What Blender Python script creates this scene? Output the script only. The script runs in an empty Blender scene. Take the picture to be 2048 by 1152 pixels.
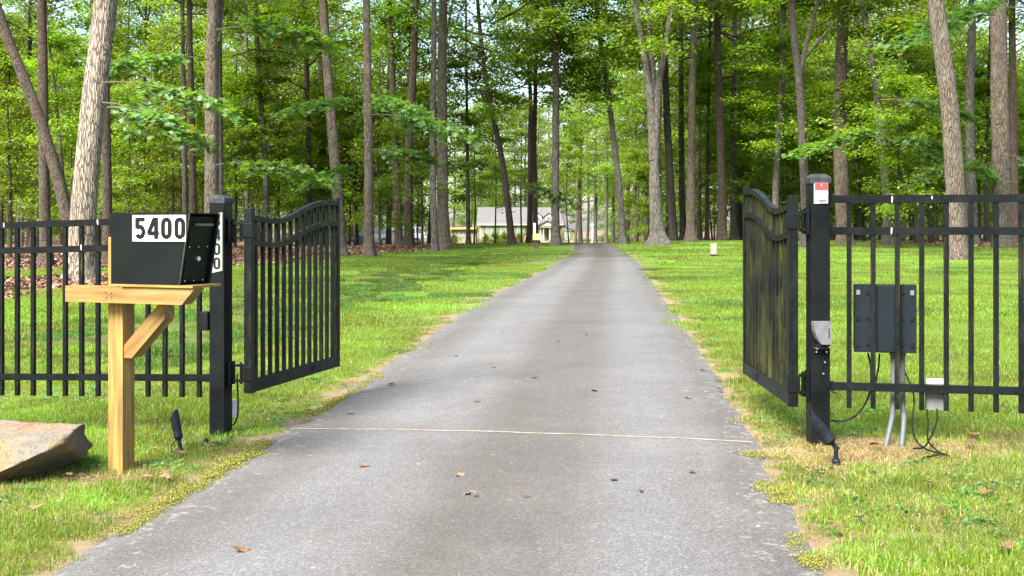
import bpy, bmesh, math, random
import numpy as np
from mathutils import Vector, Matrix, Euler, noise as mnoise

R = math.radians
random.seed(7)
rng = np.random.default_rng(7)
sc = bpy.context.scene
C = sc.collection

# ------------------------------------------------------------------ camera, sky, sun, exposure
EYE, F, HOR, CX = 1.35, 2400.0, 455.0, 1024.0      # eye height (m), focal length (px of the 2048 px photo), horizon row, centre column
cam_d = bpy.data.cameras.new('camera'); cam = bpy.data.objects.new('camera', cam_d); C.objects.link(cam)
cam.location = (0, 0, EYE); cam.rotation_euler = (R(90), 0, 0)
cam_d.sensor_width = 36.0; cam_d.lens = F / 2048 * 36.0
cam_d.shift_y = -(576 - HOR) / 2048
cam_d.clip_start = 0.1; cam_d.clip_end = 3000
sc.camera = cam

SUN_EL, SUN_AZ = 48, 214        # azimuth: clockwise from +Y (the view direction)
world = bpy.data.worlds.new('World'); sc.world = world; world.use_nodes = True
wn = world.node_tree
sky = wn.nodes.new('ShaderNodeTexSky'); sky.sky_type = 'NISHITA'; sky.sun_disc = False
sky.sun_elevation = R(SUN_EL); sky.sun_rotation = R(SUN_AZ)
sky.air_density = 1.2; sky.dust_density = 2.0; sky.ozone_density = 2.0
bg = wn.nodes['Background']; bg.inputs['Strength'].default_value = 0.10
wn.links.new(sky.outputs[0], bg.inputs['Color'])
sun_d = bpy.data.lights.new('sun', 'SUN'); sun_d.energy = 4.6; sun_d.angle = R(32); sun_d.color = (1.0, 0.95, 0.87)
sun = bpy.data.objects.new('sun', sun_d); C.objects.link(sun)
_s = Vector((math.sin(R(SUN_AZ)) * math.cos(R(SUN_EL)), math.cos(R(SUN_AZ)) * math.cos(R(SUN_EL)), math.sin(R(SUN_EL))))
sun.rotation_euler = _s.to_track_quat('Z', 'Y').to_euler(); sun.location = (0, 0, 40)
vs = sc.view_settings
vs.view_transform = 'Standard'; vs.look = 'None'; vs.gamma = 1.0; vs.exposure = 2.1; vs.use_curve_mapping = False
sc.cycles.max_bounces = 8; sc.cycles.diffuse_bounces = 4; sc.cycles.transmission_bounces = 5; sc.cycles.glossy_bounces = 2
sc.cycles.caustics_reflective = False; sc.cycles.caustics_refractive = False
sc.cycles.use_denoising = True

# ------------------------------------------------------------------ material helpers
class NT:
    def __init__(s, name):
        s.m = bpy.data.materials.new(name); s.m.use_nodes = True; s.t = s.m.node_tree
        s.p = s.t.nodes['Principled BSDF']; s.out = s.t.nodes['Material Output']
    def n(s, kind, **kw):
        nd = s.t.nodes.new('ShaderNode' + kind)
        for k, v in kw.items():
            if k in nd.inputs: nd.inputs[k].default_value = v
            else: setattr(nd, k, v)
        return nd
    def l(s, a, b): s.t.links.new(a, b)
    def coord(s, scale=(1, 1, 1), kind='Object', rot=(0, 0, 0)):
        tc = s.n('TexCoord'); mp = s.n('Mapping'); mp.inputs['Scale'].default_value = scale; mp.inputs['Rotation'].default_value = rot
        s.l(tc.outputs[kind], mp.inputs[0]); return mp.outputs[0]
    def noise(s, vec, scale, detail=4, rough=0.55):
        nd = s.n('TexNoise'); nd.inputs['Scale'].default_value = scale; nd.inputs['Detail'].default_value = detail
        nd.inputs['Roughness'].default_value = rough; s.l(vec, nd.inputs['Vector']); return nd.outputs['Fac']
    def ramp(s, fac, stops, interp='LINEAR'):
        nd = s.n('ValToRGB'); cr = nd.color_ramp; cr.interpolation = interp
        while len(cr.elements) < len(stops): cr.elements.new(0.5)
        for e, (p, c) in zip(cr.elements, stops):
            e.position = p; e.color = (*c, 1) if len(c) == 3 else c
        s.l(fac, nd.inputs[0]); return nd.outputs[0]
    def fac(s, f, a, b):
        return s.ramp(f, [(a, (0, 0, 0)), (b, (1, 1, 1))])
    def mix(s, fac, a, b, mode='MIX'):
        nd = s.n('MixRGB', blend_type=mode)
        for sock, v in ((nd.inputs[0], fac), (nd.inputs[1], a), (nd.inputs[2], b)):
            if hasattr(v, 'is_output'): s.l(v, sock)
            elif isinstance(v, tuple): sock.default_value = (*v, 1) if len(v) == 3 else v
            else: sock.default_value = v
        return nd.outputs[0]
    def math(s, op, a, b=0.0):
        nd = s.n('Math', operation=op)
        for sock, v in ((nd.inputs[0], a), (nd.inputs[1], b)):
            if hasattr(v, 'is_output'): s.l(v, sock)
            else: sock.default_value = v
        return nd.outputs[0]
    def bump(s, h, strength=0.4, dist=0.01):
        nd = s.n('Bump'); nd.inputs['Strength'].default_value = strength; nd.inputs['Distance'].default_value = dist
        s.l(h, nd.inputs['Height']); s.l(nd.outputs[0], s.p.inputs['Normal'])
    def base(s, col):
        if hasattr(col, 'is_output'): s.l(col, s.p.inputs['Base Color'])
        else: s.p.inputs['Base Color'].default_value = (*col, 1)
    def rough(s, v):
        if hasattr(v, 'is_output'): s.l(v, s.p.inputs['Roughness'])
        else: s.p.inputs['Roughness'].default_value = v
    def attr(s, name):
        nd = s.n('Attribute'); nd.attribute_name = name; return nd.outputs['Color']

def plain(name, col, rough=0.5, metal=0.0, var=0.25, scale=6.0, bump=0.0):
    k = NT(name); k.p.inputs['Specular IOR Level'].default_value = 0.12 if max(col) < 0.05 else 0.4; v = k.coord()
    f = k.noise(v, scale, 5)
    k.base(k.mix(k.fac(f, 0.3, 0.7), tuple(c * (1 - var) for c in col), tuple(min(1, c * (1 + var)) for c in col)))
    k.rough(rough); k.p.inputs['Metallic'].default_value = metal
    if bump: k.bump(k.noise(v, scale * 12, 3), bump, 0.004)
    return k.m

def mat_black_metal(name, algae=0.0):
    k = NT(name); v = k.coord(); vs_ = k.coord((60, 60, 5))
    n1 = k.noise(v, 5.0, 6, 0.65); n2 = k.noise(vs_, 1.0, 5, 0.7); n3 = k.noise(v, 90, 2)
    base = k.mix(k.fac(n1, 0.35, 0.75), (0.003, 0.0037, 0.0042), (0.008, 0.0095, 0.010))
    base = k.mix(k.math('MULTIPLY', k.fac(n3, 0.62, 0.72), 0.35), base, (0.04, 0.04, 0.036))
    if algae:
        tc = k.n('TexCoord'); sp = k.n('SeparateXYZ'); k.l(tc.outputs['Object'], sp.inputs[0])
        m = k.fac(n2, 0.62 - 0.3 * algae, 0.80 - 0.25 * algae)
        m2 = k.fac(k.noise(v, 2.3, 4), 0.35, 0.6)
        oi = k.n('ObjectInfo'); pk = k.ramp(oi.outputs['Random'], [(0.0, (0.30,) * 3), (1.0, (1.0,) * 3)])
        base = k.mix(k.math('MULTIPLY', m, k.math('MULTIPLY', m2, k.math('MULTIPLY', pk, 0.9))), base, k.mix(oi.outputs['Random'], (0.040, 0.046, 0.012), (0.058, 0.058, 0.016)))
    k.base(base); k.rough(k.ramp(n1, [(0.3, (0.32,) * 3), (0.7, (0.55,) * 3)]))
    k.p.inputs['Specular IOR Level'].default_value = 0.10
    k.bump(n3, 0.08, 0.002)
    return k.m

def mat_wood(name, along='X'):
    k = NT(name)
    s = {'X': (1.2, 16, 16), 'Z': (16, 16, 1.2)}[along]
    v = k.coord(s)
    g = k.noise(v, 1.6, 5, 0.6); fine = k.noise(k.coord(tuple(q * 5 for q in s)), 2.0, 3)
    w = k.n('TexWave', wave_type='BANDS', bands_direction='Y'); w.inputs['Scale'].default_value = 1.1; w.inputs['Distortion'].default_value = 7.0
    w.inputs['Detail'].default_value = 3; k.l(v, w.inputs['Vector'])
    col = k.ramp(g, [(0.28, (0.085, 0.040, 0.010)), (0.43, (0.20, 0.115, 0.022)), (0.58, (0.29, 0.182, 0.042)), (0.78, (0.335, 0.235, 0.072))])
    col = k.mix(k.math('MULTIPLY', w.outputs['Fac'], 0.55), col, (0.11, 0.052, 0.011))
    kn = k.n('TexVoronoi', feature='DISTANCE_TO_EDGE' if False else 'F1'); kn.inputs['Scale'].default_value = 0.55
    k.l(k.coord((5, 7, 7) if along == 'X' else (7, 7, 5)), kn.inputs['Vector'])
    col = k.mix(k.ramp(kn.outputs['Distance'], [(0.05, (1, 1, 1)), (0.13, (0, 0, 0))]), col, (0.14, 0.05, 0.012))
    col = k.mix(k.math('MULTIPLY', k.fac(k.noise(k.coord(), 4, 4), 0.5, 0.75), 0.45), col, (0.17, 0.115, 0.045))
    k.base(col); k.rough(0.75); k.bump(fine, 0.25, 0.004)
    return k.m

def mat_bark(name, dark, light, lichen, ls=1.0, lich=0.35, bump=0.9):
    k = NT(name)
    v = k.coord((15 * ls, 15 * ls, 1.7 * ls))
    f1 = k.noise(v, 1.6, 6, 0.68)
    vor = k.n('TexVoronoi', feature='DISTANCE_TO_EDGE'); vor.inputs['Scale'].default_value = 1.9
    w = k.n('MixRGB', blend_type='ADD'); w.inputs[0].default_value = 0.6
    k.l(v, w.inputs[1]); nn = k.n('TexNoise'); nn.inputs['Scale'].default_value = 1.3; k.l(v, nn.inputs['Vector']); k.l(nn.outputs['Color'], w.inputs[2])
    k.l(w.outputs[0], vor.inputs['Vector'])
    crack = k.ramp(vor.outputs['Distance'], [(0.0, (0, 0, 0)), (0.16, (1, 1, 1))])
    col = k.mix(k.fac(f1, 0.32, 0.68), dark, light)
    col = k.mix(crack, tuple(c * 0.30 for c in dark), col)
    col = k.mix(k.math('MULTIPLY', k.fac(k.noise(k.coord((1, 1, 0.5)), 3.0, 5, 0.6), 0.52, 0.66), lich), col, lichen)
    oi = k.n('ObjectInfo')
    col = k.mix(0.5, col, k.mix(oi.outputs['Random'], (0.72, 0.74, 0.72), (1.2, 1.15, 1.08)), 'MULTIPLY') if False else col
    k.base(col); k.rough(0.92)
    h = k.mix(0.5, crack, f1)
    k.bump(h, bump, 0.05)
    return k.m

def mat_leaf(name, tint=(1, 1, 1), trans=0.55, gloss=0.025):
    k = NT(name); t = k.t
    a = k.attr('col'); oi = k.n('ObjectInfo')
    hs = k.n('HueSaturation'); k.l(a, hs.inputs['Color'])
    k.l(k.math('ADD', 0.478, k.math('MULTIPLY', oi.outputs['Random'], 0.034)), hs.inputs['Hue'])
    k.l(k.math('ADD', 0.72, k.math('MULTIPLY', oi.outputs['Random'], 0.6)), hs.inputs['Value'])
    col = k.mix(1.0, hs.outputs[0], tint, 'MULTIPLY')
    d = k.n('BsdfDiffuse'); k.l(col, d.inputs['Color'])
    tr = k.n('BsdfTranslucent'); k.l(k.mix(1.0, col, (1.9, 2.0, 0.5), 'MULTIPLY'), tr.inputs['Color'])
    g = k.n('BsdfGlossy'); g.inputs['Roughness'].default_value = 0.5; g.inputs['Color'].default_value = (0.8, 0.9, 1.0, 1)
    m1 = k.n('MixShader'); m1.inputs[0].default_value = trans; k.l(d.outputs[0], m1.inputs[1]); k.l(tr.outputs[0], m1.inputs[2])
    m2 = k.n('MixShader'); m2.inputs[0].default_value = gloss; k.l(m1.outputs[0], m2.inputs[1]); k.l(g.outputs[0], m2.inputs[2])
    k.l(m2.outputs[0], k.out.inputs['Surface']); t.nodes.remove(k.p)
    return k.m

def mat_vcol(name, rough=0.85, noise_amt=0.3):
    k = NT(name); a = k.attr('col'); v = k.coord()
    k.base(k.mix(1.0, a, k.ramp(k.noise(v, 40, 3), [(0.3, (1 - noise_amt,) * 3), (0.7, (1 + noise_amt,) * 3)]), 'MULTIPLY')); k.rough(rough)
    return k.m

M = {}
M['black'] = mat_black_metal('black_powder_coat')
M['black_algae'] = mat_black_metal('black_coat_algae', 0.35)
M['black_algae_mid'] = mat_black_metal('black_coat_streaked_algae', 0.6)
M['black_algae_heavy'] = mat_black_metal('black_coat_heavy_algae', 0.85)
M['mailbox'] = plain('mailbox_black', (0.0045, 0.006, 0.006), 0.40, 0, 0.3, 4, 0.05)
M['mailbox_door'] = plain('mailbox_door_black', (0.004, 0.0075, 0.006), 0.36, 0, 0.3, 5)
M['lip'] = plain('worn_mailbox_edge', (0.030, 0.028, 0.025), 0.5, 0, 0.6, 30)
M['plastic_grey'] = plain('weathered_grey_plastic', (0.10, 0.10, 0.108), 0.6, 0, 0.2, 30)
M['plastic_dark'] = plain('dark_slate_plastic', (0.007, 0.011, 0.014), 0.5, 0, 0.25, 5)
M['black_rubber'] = plain('black_cable', (0.007, 0.007, 0.008), 0.55)
M['conduit'] = plain('grey_conduit', (0.065, 0.07, 0.073), 0.6, 0, 0.1, 20)
M['white'] = plain('white_plastic', (0.75, 0.75, 0.74), 0.5, 0, 0.06, 12)
M['plate_white'] = plain('number_plate_white', (0.80, 0.80, 0.78), 0.35, 0, 0.04, 8)
M['plate_green'] = plain('number_plate_pale', (0.19, 0.215, 0.18), 0.5, 0, 0.06, 8)
M['plastic_light'] = plain('pale_grey_plastic', (0.30, 0.30, 0.29), 0.6)
M['ink'] = plain('black_ink', (0.008, 0.008, 0.008), 0.4)
M['red'] = plain('faded_red', (0.62, 0.035, 0.03), 0.5, 0, 0.12, 40)
M['steel'] = plain('bright_steel', (0.6, 0.6, 0.58), 0.3, 0.9, 0.1, 20)
M['wood_x'] = mat_wood('treated_pine', 'X'); M['wood_z'] = mat_wood('treated_pine_post', 'Z')
M['lamp_body'] = plain('spotlight_black', (0.010, 0.013, 0.016), 0.42, 0, 0.3, 25)
M['grey_box'] = plain('grey_junction_box', (0.11, 0.115, 0.105), 0.6, 0, 0.2, 12)
M['bollard'] = plain('beige_bollard', (0.22, 0.20, 0.155), 0.8, 0, 0.2, 9)
M['bark_tan'] = mat_bark('bark_tan', (0.070, 0.050, 0.034), (0.195, 0.152, 0.108), (0.17, 0.19, 0.15), 1.0)
M['bark_grey'] = mat_bark('bark_grey', (0.058, 0.049, 0.040), (0.175, 0.155, 0.127), (0.16, 0.18, 0.145), 0.9)
M['bark_pale'] = mat_bark('bark_pale_shaggy', (0.14, 0.105, 0.072), (0.40, 0.34, 0.265), (0.33, 0.33, 0.28), 0.75, 0.25, 1.0)
M['bark_brown'] = mat_bark('bark_brown', (0.048, 0.030, 0.020), (0.125, 0.084, 0.057), (0.10, 0.11, 0.075), 1.1)
M['bark_dark'] = mat_bark('bark_dark', (0.030, 0.023, 0.018), (0.085, 0.067, 0.050), (0.075, 0.09, 0.06), 1.0)
M['twig'] = plain('twig_bark', (0.075, 0.058, 0.042), 0.9)
M['leaf'] = mat_leaf('broad_leaf')
M['leaf_near'] = mat_leaf('lobed_leaf', (0.95, 0.98, 0.75), 0.5, 0.03)
M['grass'] = mat_leaf('grass_blade', (1, 1, 1), 0.40, 0.03)
M['dry_leaf'] = mat_vcol('dry_leaf', 0.8)
M['moss'] = mat_vcol('moss', 0.95)

def mat_ground():
    k = NT('lawn_soil'); z = k.attr('zone'); sp = k.n('SeparateColor'); k.l(z, sp.inputs[0])
    v = k.coord()
    n1 = k.noise(v, 0.55, 5, 0.6); n2 = k.noise(v, 9, 4, 0.6); n3 = k.noise(v, 60, 3, 0.6)
    green = k.mix(k.fac(n1, 0.35, 0.68), (0.055, 0.085, 0.007), (0.095, 0.120, 0.015))
    green = k.mix(k.math('MULTIPLY', k.fac(n2, 0.45, 0.75), 0.4), green, (0.10, 0.095, 0.03))
    straw = k.mix(k.fac(n2, 0.3, 0.7), (0.105, 0.072, 0.036), (0.19, 0.145, 0.085))
    straw = k.mix(k.fac(n3, 0.45, 0.7), straw, (0.12, 0.062, 0.028))
    lit = k.mix(k.fac(n3, 0.35, 0.65), (0.085, 0.045, 0.025), (0.22, 0.13, 0.08))
    c = k.mix(sp.outputs[2], green, straw); c = k.mix(sp.outputs[1], c, lit)
    k.base(c); k.rough(1.0); k.bump(k.mix(0.5, n2, n3), 0.5, 0.03)
    return k.m
M['ground'] = mat_ground()

def mat_asphalt(name, far=False):
    k = NT(name); v = k.coord()
    uv = k.attr('lane'); sp = k.n('SeparateColor'); k.l(uv, sp.inputs[0])      # r: 0..1 across the road
    vor = k.n('TexVoronoi', feature='F1'); vor.inputs['Scale'].default_value = 150; k.l(v, vor.inputs['Vector'])
    cellc = k.n('SeparateColor'); k.l(vor.outputs['Color'], cellc.inputs[0])
    n_big = k.noise(v, 0.8, 5, 0.6); n_mid = k.noise(v, 6, 4, 0.65); n_f = k.noise(v, 160, 2)
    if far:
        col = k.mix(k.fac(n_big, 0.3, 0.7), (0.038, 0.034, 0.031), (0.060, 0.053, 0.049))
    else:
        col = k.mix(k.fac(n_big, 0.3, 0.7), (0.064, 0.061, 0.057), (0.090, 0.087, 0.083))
    # wheel tracks rubbed paler, the crown between them stained brown
    trk = k.ramp(sp.outputs[0], [(0.0, (0.45,) * 3), (0.10, (0.30,) * 3), (0.25, (1, 1, 1)), (0.36, (0.8,) * 3), (0.50, (0.05,) * 3), (0.62, (0.15,) * 3), (0.78, (1, 1, 1)), (0.88, (0.75,) * 3), (0.95, (0.3,) * 3), (1.0, (0.4,) * 3)], 'EASE')
    trk = k.math('ADD', trk, k.math('MULTIPLY', k.math('SUBTRACT', n_mid, 0.5), 0.7))
    col = k.mix(trk, k.mix(1.0, col, (0.76, 0.70, 0.63), 'MULTIPLY'), k.mix(1.0, col, (1.22, 1.23, 1.26), 'MULTIPLY'))
    stn = k.fac(k.noise(k.coord((1.0, 0.35, 1)), 1.7, 6, 0.7), 0.50, 0.72)
    col = k.mix(k.math('MULTIPLY', stn, 0.35), col, k.mix(1.0, col, (0.62, 0.57, 0.51), 'MULTIPLY'))
    grain = k.ramp(cellc.outputs[0], [(0.0, (0.62,) * 3), (0.45, (0.90,) * 3), (0.80, (1.10,) * 3), (0.93, (1.45,) * 3), (1.0, (1.9,) * 3)])
    col = k.mix(1.0, col, grain, 'MULTIPLY')
    # pale worn flakes, densest along the edges
    ed = k.ramp(sp.outputs[0], [(0.0, (0.12,) * 3), (0.16, (0.01,) * 3), (0.5, (0.0,) * 3), (0.86, (0.01,) * 3), (1.0, (0.12,) * 3)])
    fl = k.fac(k.math('ADD', k.noise(v, 13, 5, 0.72), ed), 0.655, 0.70)
    col = k.mix(k.math('MULTIPLY', fl, 0.7), col, (0.17, 0.15, 0.128))
    sp2 = k.n('TexVoronoi', feature='F1'); sp2.inputs['Scale'].default_value = 9; k.l(v, sp2.inputs['Vector'])
    col = k.mix(k.math('MULTIPLY', k.ramp(sp2.outputs['Distance'], [(0.06, (1, 1, 1)), (0.12, (0, 0, 0))]), k.fac(n_mid, 0.55, 0.65)), col, (0.24, 0.21, 0.18))
    k.base(col); k.rough(0.88)
    k.bump(k.mix(0.5, cellc.outputs[0], n_f), 0.30, 0.006)
    return k.m
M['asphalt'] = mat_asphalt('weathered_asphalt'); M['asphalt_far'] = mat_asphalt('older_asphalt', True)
M['joint'] = plain('pale_joint', (0.17, 0.14, 0.105), 0.9, 0, 0.35, 25, 0.3)

# ------------------------------------------------------------------ mesh helpers
def new_mesh(name, verts, faces, mats=(), smooth=False, midx=None, cols=None):
    me = bpy.data.meshes.new(name)
    me.from_pydata([tuple(v) for v in verts] if not isinstance(verts, np.ndarray) else verts.tolist(), [], faces if not isinstance(faces, np.ndarray) else faces.tolist())
    for m in mats: me.materials.append(M[m] if isinstance(m, str) else m)
    if midx is not None: me.polygons.foreach_set('material_index', np.asarray(midx, dtype=np.int32))
    if smooth: me.polygons.foreach_set('use_smooth', np.ones(len(me.polygons), dtype=bool))
    if cols is not None:
        a = me.color_attributes.new('col', 'FLOAT_COLOR', 'POINT')
        c = np.ones((len(verts), 4), dtype=np.float32); c[:, :3] = cols; a.data.foreach_set('color', c.ravel())
    me.update(); return me

def obj(name, me, parent=None, loc=(0, 0, 0), rot=(0, 0, 0), scale=(1, 1, 1)):
    o = bpy.data.objects.new(name, me); C.objects.link(o); o.location = loc; o.rotation_euler = rot; o.scale = scale
    if parent is not None: o.parent = parent
    return o
def tag(o, label=None, cat=None, group=None, kind=None):
    for k, v in (('label', label), ('category', cat), ('group', group), ('kind', kind)):
        if v: o[k] = v
    return o
def thing(name, label, cat, loc=(0, 0, 0), rotz=0, group=None):
    o = bpy.data.objects.new(name, None); C.objects.link(o); o.location = loc; o.rotation_euler = (0, 0, rotz)
    o.empty_display_size = 0.2
    return tag(o, label, cat, group)

class MB:
    """collects boxes, prisms and tubes into one mesh"""
    def __init__(s): s.v, s.f = [], []
    def add(s, vs, fs):
        b = len(s.v); s.v += [tuple(v) for v in vs]; s.f += [tuple(i + b for i in f) for f in fs]; return s
    def box(s, x0, x1, y0, y1, z0, z1, bev=0.0):
        if bev <= 0:
            vs = [(x, y, z) for z in (z0, z1) for y in (y0, y1) for x in (x0, x1)]
            return s.add(vs, [(0, 2, 3, 1), (4, 5, 7, 6), (0, 1, 5, 4), (2, 6, 7, 3), (0, 4, 6, 2), (1, 3, 7, 5)])
        bm = bmesh.new(); bmesh.ops.create_cube(bm, size=1.0)
        for v in bm.verts: v.co = Vector(((x0 + x1) / 2 + v.co.x * (x1 - x0), (y0 + y1) / 2 + v.co.y * (y1 - y0), (z0 + z1) / 2 + v.co.z * (z1 - z0)))
        bmesh.ops.bevel(bm, geom=bm.edges[:], offset=bev, segments=2, affect='EDGES', profile=0.6)
        bm.verts.index_update(); s.add([v.co[:] for v in bm.verts], [[v.index for v in f.verts] for f in bm.faces]); bm.free(); return s
    def prism(s, poly, y0, y1):
        """polygon in x,z extruded along y"""
        n = len(poly); vs = [(x, y0, z) for x, z in poly] + [(x, y1, z) for x, z in poly]
        return s.add(vs, [tuple(range(n)), tuple(reversed(range(n, 2 * n)))] + [(i, i + n, (i + 1) % n + n, (i + 1) % n) for i in range(n)])
    def tube(s, pts, rad, n=10, caps=True):
        pts = [Vector(p) for p in pts]; b = len(s.v); rad = rad if isinstance(rad, (list, tuple)) else [rad] * len(pts)
        up = None
        for i, p in enumerate(pts):
            d = (pts[min(i + 1, len(pts) - 1)] - pts[max(i - 1, 0)]).normalized()
            if up is None: up = Vector((1, 0, 0)) if abs(d.x) < 0.8 else Vector((0, 1, 0))
            x = (up - d * up.dot(d)).normalized(); y = d.cross(x); up = x
            for j in range(n):
                a = 2 * math.pi * j / n; s.v.append(tuple(p + (x * math.cos(a) + y * math.sin(a)) * rad[i]))
        for i in range(len(pts) - 1):
            for j in range(n):
                s.f.append((b + i * n + j, b + i * n + (j + 1) % n, b + (i + 1) * n + (j + 1) % n, b + (i + 1) * n + j))
        if caps:
            s.f.append(tuple(b + j for j in reversed(range(n)))); s.f.append(tuple(b + (len(pts) - 1) * n + j for j in range(n)))
        return s
    def build(s, name, mat, parent=None, smooth=False, **kw):
        me = new_mesh(name, s.v, s.f, (mat,), smooth)
        bm = bmesh.new(); bm.from_mesh(me); bmesh.ops.recalc_face_normals(bm, faces=bm.faces[:]); bm.to_mesh(me); bm.free()
        return obj(name, me, parent, **kw)

def smooth_curve(pts, n=8):
    """Catmull-Rom through points"""
    P = [Vector(p) for p in pts]; P = [P[0] * 2 - P[1]] + P + [P[-1] * 2 - P[-2]]; out = []
    for i in range(1, len(P) - 2):
        for k in range(n):
            t = k / n; a, b, c, d = P[i - 1], P[i], P[i + 1], P[i + 2]
            out.append(0.5 * ((2 * b) + (c - a) * t + (2 * a - 5 * b + 4 * c - d) * t * t + (3 * b - a - 3 * c + d) * t ** 3))
    out.append(P[-2]); return out

def sstep(x, a, b):
    t = np.clip((np.asarray(x, float) - a) / (b - a), 0, 1); return t * t * (3 - 2 * t)

# ------------------------------------------------------------------ terrain: measured off the photograph
RY = np.array([-30, 0, 4.65, 7.63, 12.2, 19.6, 32, 46, 57, 65, 72, 85, 120, 170, 260, 700.])
RX = np.array([-3.9, -0.88, -0.365, -0.045, 0.375, 0.985, 2.15, 3.35, 4.05, 4.44, 5.0, 6.6, 14, 30, 60, 60.])
RZ = np.array([-0.25, -0.03, 0.0, 0.022, 0.095, 0.165, 0.17, 0.185, 0.33, 0.48, 0.42, 0.15, -0.25, -0.62, -0.7, -0.7])
RW = np.array([1.56] * 4 + [1.54, 1.505] + [1.43, 1.325, 1.18, 1.06, 1.06, 1.2, 1.4, 1.4, 1.4, 1.4])
def road_x(Y): return np.interp(Y, RY, RX)
def road_w(Y): return np.interp(Y, RY, RW)
def gz(X, Y):
    X = np.asarray(X, float); Y = np.asarray(Y, float)
    z = np.interp(Y, RY, RZ)
    k = 0.25
    z = (z + np.interp(Y - 1.5, RY, RZ) + np.interp(Y + 1.5, RY, RZ)) / 3
    u = X - road_x(Y)
    near = 1 - 0.75 * sstep(Y, 9, 20)
    z = z + np.where(u < 0, 0.040 * np.clip(u, -5, 0), 0.026 * np.clip(u, 0, 4)) * near
    z = z - 0.46 * np.exp(-((u + 4.9) / 1.55) ** 2) * sstep(Y, 8.5, 16) * (1 - sstep(Y, 40, 60)) + 0.05 * np.exp(-((u + 2.5) / 0.7) ** 2) * sstep(Y, 9, 16) * (1 - sstep(Y, 40, 60))
    z = z - 0.016 * np.clip(-u - 3, 0, 16) * sstep(Y, 10, 25)
    z = z + 0.10 * sstep(u, 1.5, 6) * sstep(Y, 40, 58) * (1 - sstep(Y, 70, 90))
    off = sstep(np.abs(u), 1.5, 2.5)
    z = z + off * (0.015 * np.sin(1.7 * X + 0.6 * Y) * np.cos(1.1 * Y - 0.7 * X) + 0.02 * np.sin(0.31 * X + 1.3) * np.sin(0.27 * Y))
    return z
def gzf(x, y): return float(gz(x, y))
def at(px, row, Y): return Vector(((px - CX) * Y / F, Y, EYE + (HOR - row) * Y / F))
def px2x(px, Y): return (px - CX) * Y / F

def litter_amt(X, Y):
    X = np.asarray(X, float); Y = np.asarray(Y, float)
    bl = np.interp(Y, [0, 20, 27, 36, 45, 53, 58, 66, 76, 95], [-14, -11.5, -9.7, -9.0, -8.3, -7.6, -3.9, -2.6, -1.0, 2.0])
    wob = 0.5 * np.sin(0.9 * Y) + 0.4 * np.sin(0.37 * Y + 1) + 0.3 * np.sin(2.1 * X)
    left = sstep(-(X - bl) + wob * 0.7, -0.4, 0.5)
    strip = sstep(Y - 0.25 * (X + 10), 35.0, 36.5) * (1 - sstep(Y - 0.25 * (X + 10), 43, 45)) * (X < -7)     # a strip of lawn runs through the wood's edge
    left = left * (1 - 0.9 * strip)
    br = np.interp(X, [10, 16, 18, 23, 30, 60], [76, 74, 66, 55, 46, 30])
    right = sstep(Y - br + wob, -0.7, 0.8) * (X > 7)
    yard = sstep(Y, 92, 100) * (X > -10) * (X < 16)
    return np.clip(np.maximum(left, right) * (1 - 0.85 * yard), 0, 1)

def fbm(X, Y, s, o=0.0):
    return (np.sin(X * s + o + 1.3 * np.sin(Y * s * 0.7 + o)) + np.sin(Y * s * 1.13 - o + 1.1 * np.sin(X * s * 0.83)) + 0.6 * np.sin((X + Y) * s * 2.1 + 2 * o) + 0.5 * np.sin((X - 1.7 * Y) * s * 2.9 + o)) / 3.1

def straw_amt(X, Y):
    """dry, bare ground: beside the asphalt, round the gate posts, thin patches"""
    X = np.asarray(X, float); Y = np.asarray(Y, float)
    u = X - road_x(Y); e = np.abs(u) - road_w(Y)
    s = 0.9 * (1 - sstep(e + 0.10 * fbm(X, Y, 2.6), 0.06, 0.32)) * (1 - 0.55 * sstep(Y, 20, 40))
    def blob(cx, cy, rx, ry, k): return k * np.exp(-(((X - cx) / rx) ** 2 + ((Y - cy) / ry) ** 2))
    s = np.maximum(s, blob(1.95, 6.85, 0.85, 0.50, 1.25)); s = np.maximum(s, blob(1.55, 7.3, 0.35, 1.1, 0.8))
    s = np.maximum(s, blob(2.9, 6.9, 0.5, 0.4, 0.7)); s = np.maximum(s, blob(-2.2, 6.9, 0.55, 0.32, 0.9)); s = np.maximum(s, blob(-1.85, 7.75, 0.4, 0.45, 0.8))
    s = np.maximum(s, blob(-1.6, 9.2, 0.35, 1.4, 0.65)); s = np.maximum(s, blob(-3.0, 6.2, 0.5, 0.5, 0.7)); s = np.maximum(s, blob(-4.0, 11.5, 2.2, 1.4, 0.5))
    s = np.maximum(s, blob(-9.0, 26, 3.0, 2.0, 0.75)); s = np.maximum(s, blob(-5.0, 53.5, 3.0, 1.2, 0.5))
    s = np.maximum(s, blob(2.3, 5.3, 0.8, 0.5, 0.55))
    s = s + 0.32 * np.clip(fbm(X, Y, 1.9, 2.0) - 0.25, 0, 1) * (1 - sstep(Y, 12, 30)) + 0.15 * np.clip(fbm(X, Y, 5.3, 1.0) - 0.2, 0, 1) * (1 - sstep(Y, 10, 25))
    return np.clip(s, 0, 1)

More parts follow.
